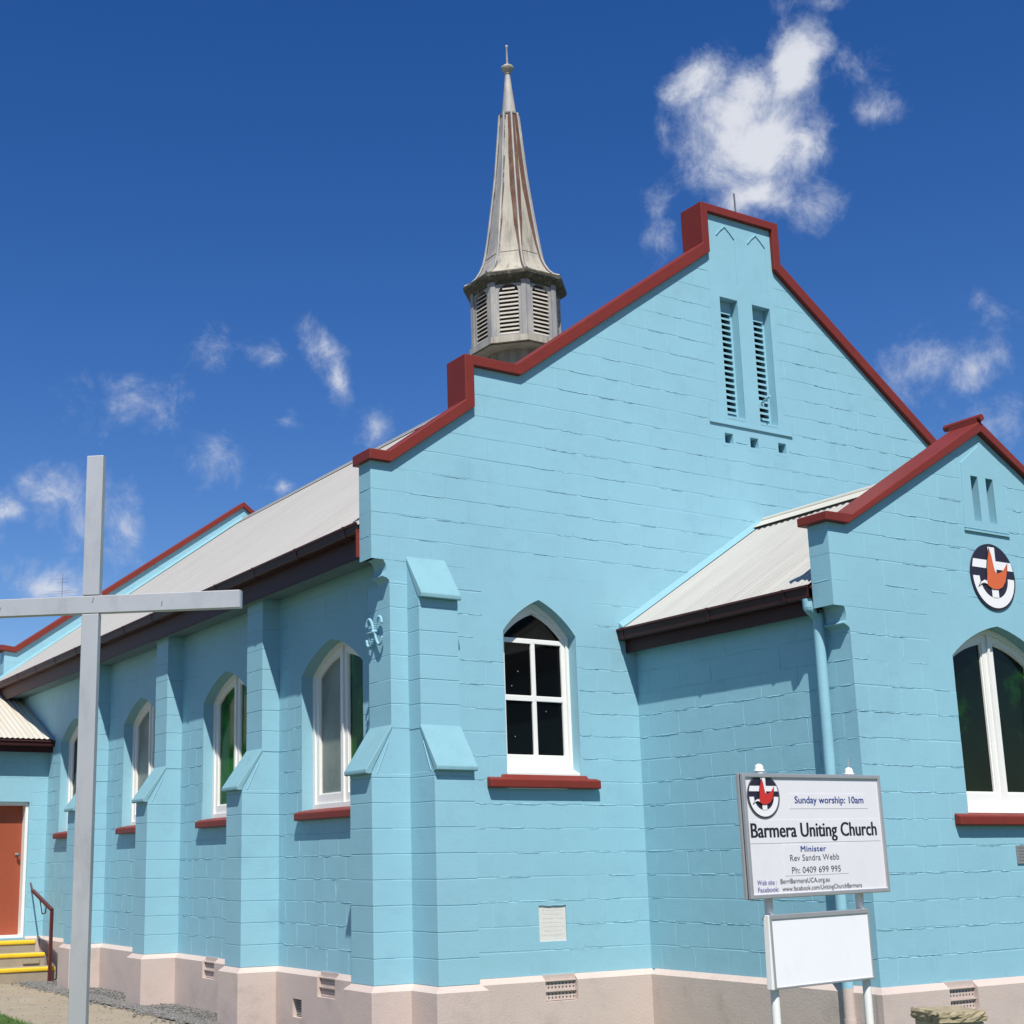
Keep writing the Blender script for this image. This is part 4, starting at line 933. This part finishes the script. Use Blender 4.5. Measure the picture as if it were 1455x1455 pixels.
# ------------------------------------------------------------------ gate pillar
pl_a = Vector((.82,-4.08,0)); pl_b = Vector((.725,-4.35,0)); U = (pl_b-pl_a); Ln = .285; U = U.normalized(); V = Vector((-U.y, U.x, 0)); pcn = pl_a+U*(Ln/2)+V*(Ln/2)
pil = thing('stone_pillar', 'short sandstone gate pillar with rough edged cap slab in front of the porch', 'pillar', (pcn.x, pcn.y, .08))
ang = atan2(U.y, U.x)
def cap_mesh(h, z0, z1, n, rough, seed):
    r = random.Random(seed); mb = MB(); ring = []
    for s in range(4):
        for i in range(n):
            t = -1+2*i/n; ring.append([(t,-1),(1,t),(-t,1),(-1,-t)][s])
    lv = [(0, z0), (rough*.8, z0+.018), (rough, (z0+z1)/2), (rough*.9, z1-.014), (-.002, z1)]
    for o_, z in lv:
        for (x, y) in ring:
            k = h+o_*r.uniform(-.35,1.2); p = Vector((x*k, y*k, 0)); p.rotate(Matrix.Rotation(ang, 3, 'Z')); mb.v.append((pcn.x+p.x, pcn.y+p.y, z+r.uniform(-.003,.003)))
    m = len(ring)
    for j in range(len(lv)-1):
        for i in range(m): mb.f.append((j*m+i, j*m+(i+1) % m, (j+1)*m+(i+1) % m, (j+1)*m+i)); mb.m.append(0)
    mb.f += [tuple(range(m))[::-1], tuple(range((len(lv)-1)*m, len(lv)*m))]; mb.m += [0,0]; return mb
cap_mesh(Ln/2, .645, .700, 10, .010, 2).build('cap_slab', 'sandstone', pil)
for z in (.08,.27,.46): cap_mesh(Ln/2-.012, z, z+.183, 5, .004, int(z*100)).build('stone', 'pillar_stone', pil)

# ------------------------------------------------------------------ steps and handrail
st = thing('entrance_steps', 'three concrete steps with yellow painted edges below the red door', 'steps', (-.75, 9.5, .08))
for i, (y0, zt) in enumerate(((9.72,.585),(9.36,.435),(9.0,.270))):
    xr = (-.235,-.205,-.17)[i]; s = MB().box(-1.7, xr, y0+.01, 10.15 if i == 0 else (9.73,9.37)[i-1]+.0, .05, zt-.005).build('step', 'concrete', st)
    bevel(MB().box(-1.71, xr+.006, y0-.006, y0+.10, zt-.055, zt).build('nosing', 'yellow_paint', s), .018, 3)
MB().box(-.50,-.28,9.349,9.36,.30,.36).build('step_patch', 'concrete', st)
hr = thing('handrail', 'dark red metal handrail rising from the gravel beside the steps to the wall', 'handrail', (-.28, 8.85, .09))
mb = MB(); R_ = .021
bevel(MB().box(-.30,-.258,8.85,8.892,.06,.985).build('post', 'rail_paint', hr), .004, 2)
a, b = Vector((-.279,8.86,1.0)), Vector((-.279,9.80,1.245)); dirn = (b-a).normalized(); up = Vector((1,0,0)).cross(dirn).normalized()
if up.z < 0: up = -up
def bar(p, q, hw, hh): 
    x = Vector((1,0,0)); return MB().hexa([p-x*hw-up*hh, p+x*hw-up*hh, q+x*hw-up*hh, q-x*hw-up*hh], [p-x*hw+up*hh, p+x*hw+up*hh, q+x*hw+up*hh, q-x*hw+up*hh])
bevel(bar(a, b, .022, .020).build('rail', 'rail_paint', hr), .004, 2)
mb = MB(); mb.path([a+dirn*.28-up*.02, a+dirn*.28-up*.12, a+dirn*.42-up*.17, a+dirn*.60-up*.02], .008, 6); mb.build('hook', 'dark_red_metal', hr)
mb = MB().tube(b, (-.20,10.20,1.34), .012, n=8); mb.build('stay', 'rail_paint', hr)

# ------------------------------------------------------------------ distant radio mast
am = thing('radio_mast', 'thin lattice aerial mast far away behind the left parapet', 'mast', (0,0,0))
dd = 70.0; h = view_dir(73.5, 1232); h = Vector((h.x, h.y, 0)).normalized(); mp_ = Vector((CAM_LOC.x, CAM_LOC.y, 0))+h*dd; zt = 1.55+dd*.2065
am.location = (mp_.x, mp_.y, .07); WM[am.name] = Matrix.Translation(am.location)
mb = MB(); mb.tube((mp_.x, mp_.y, .05), (mp_.x, mp_.y, zt), .025, .012, n=6); mb.build('mast', 'mast_metal', am)
rgt = Vector((h.y, -h.x, 0))
for z, w in ((zt-.25,.5),(zt-.45,.3),(zt-.9,.55),(zt-1.0,.9),(zt-1.35,.4),(zt-1.55,.6),(zt-1.9,.35)):
    v = rgt+Vector((0,0,.12)); MB().tube(mp_+Vector((0,0,z))-v*w, mp_+Vector((0,0,z))+v*w, .008, n=5).build('aerial', 'mast_metal', am)
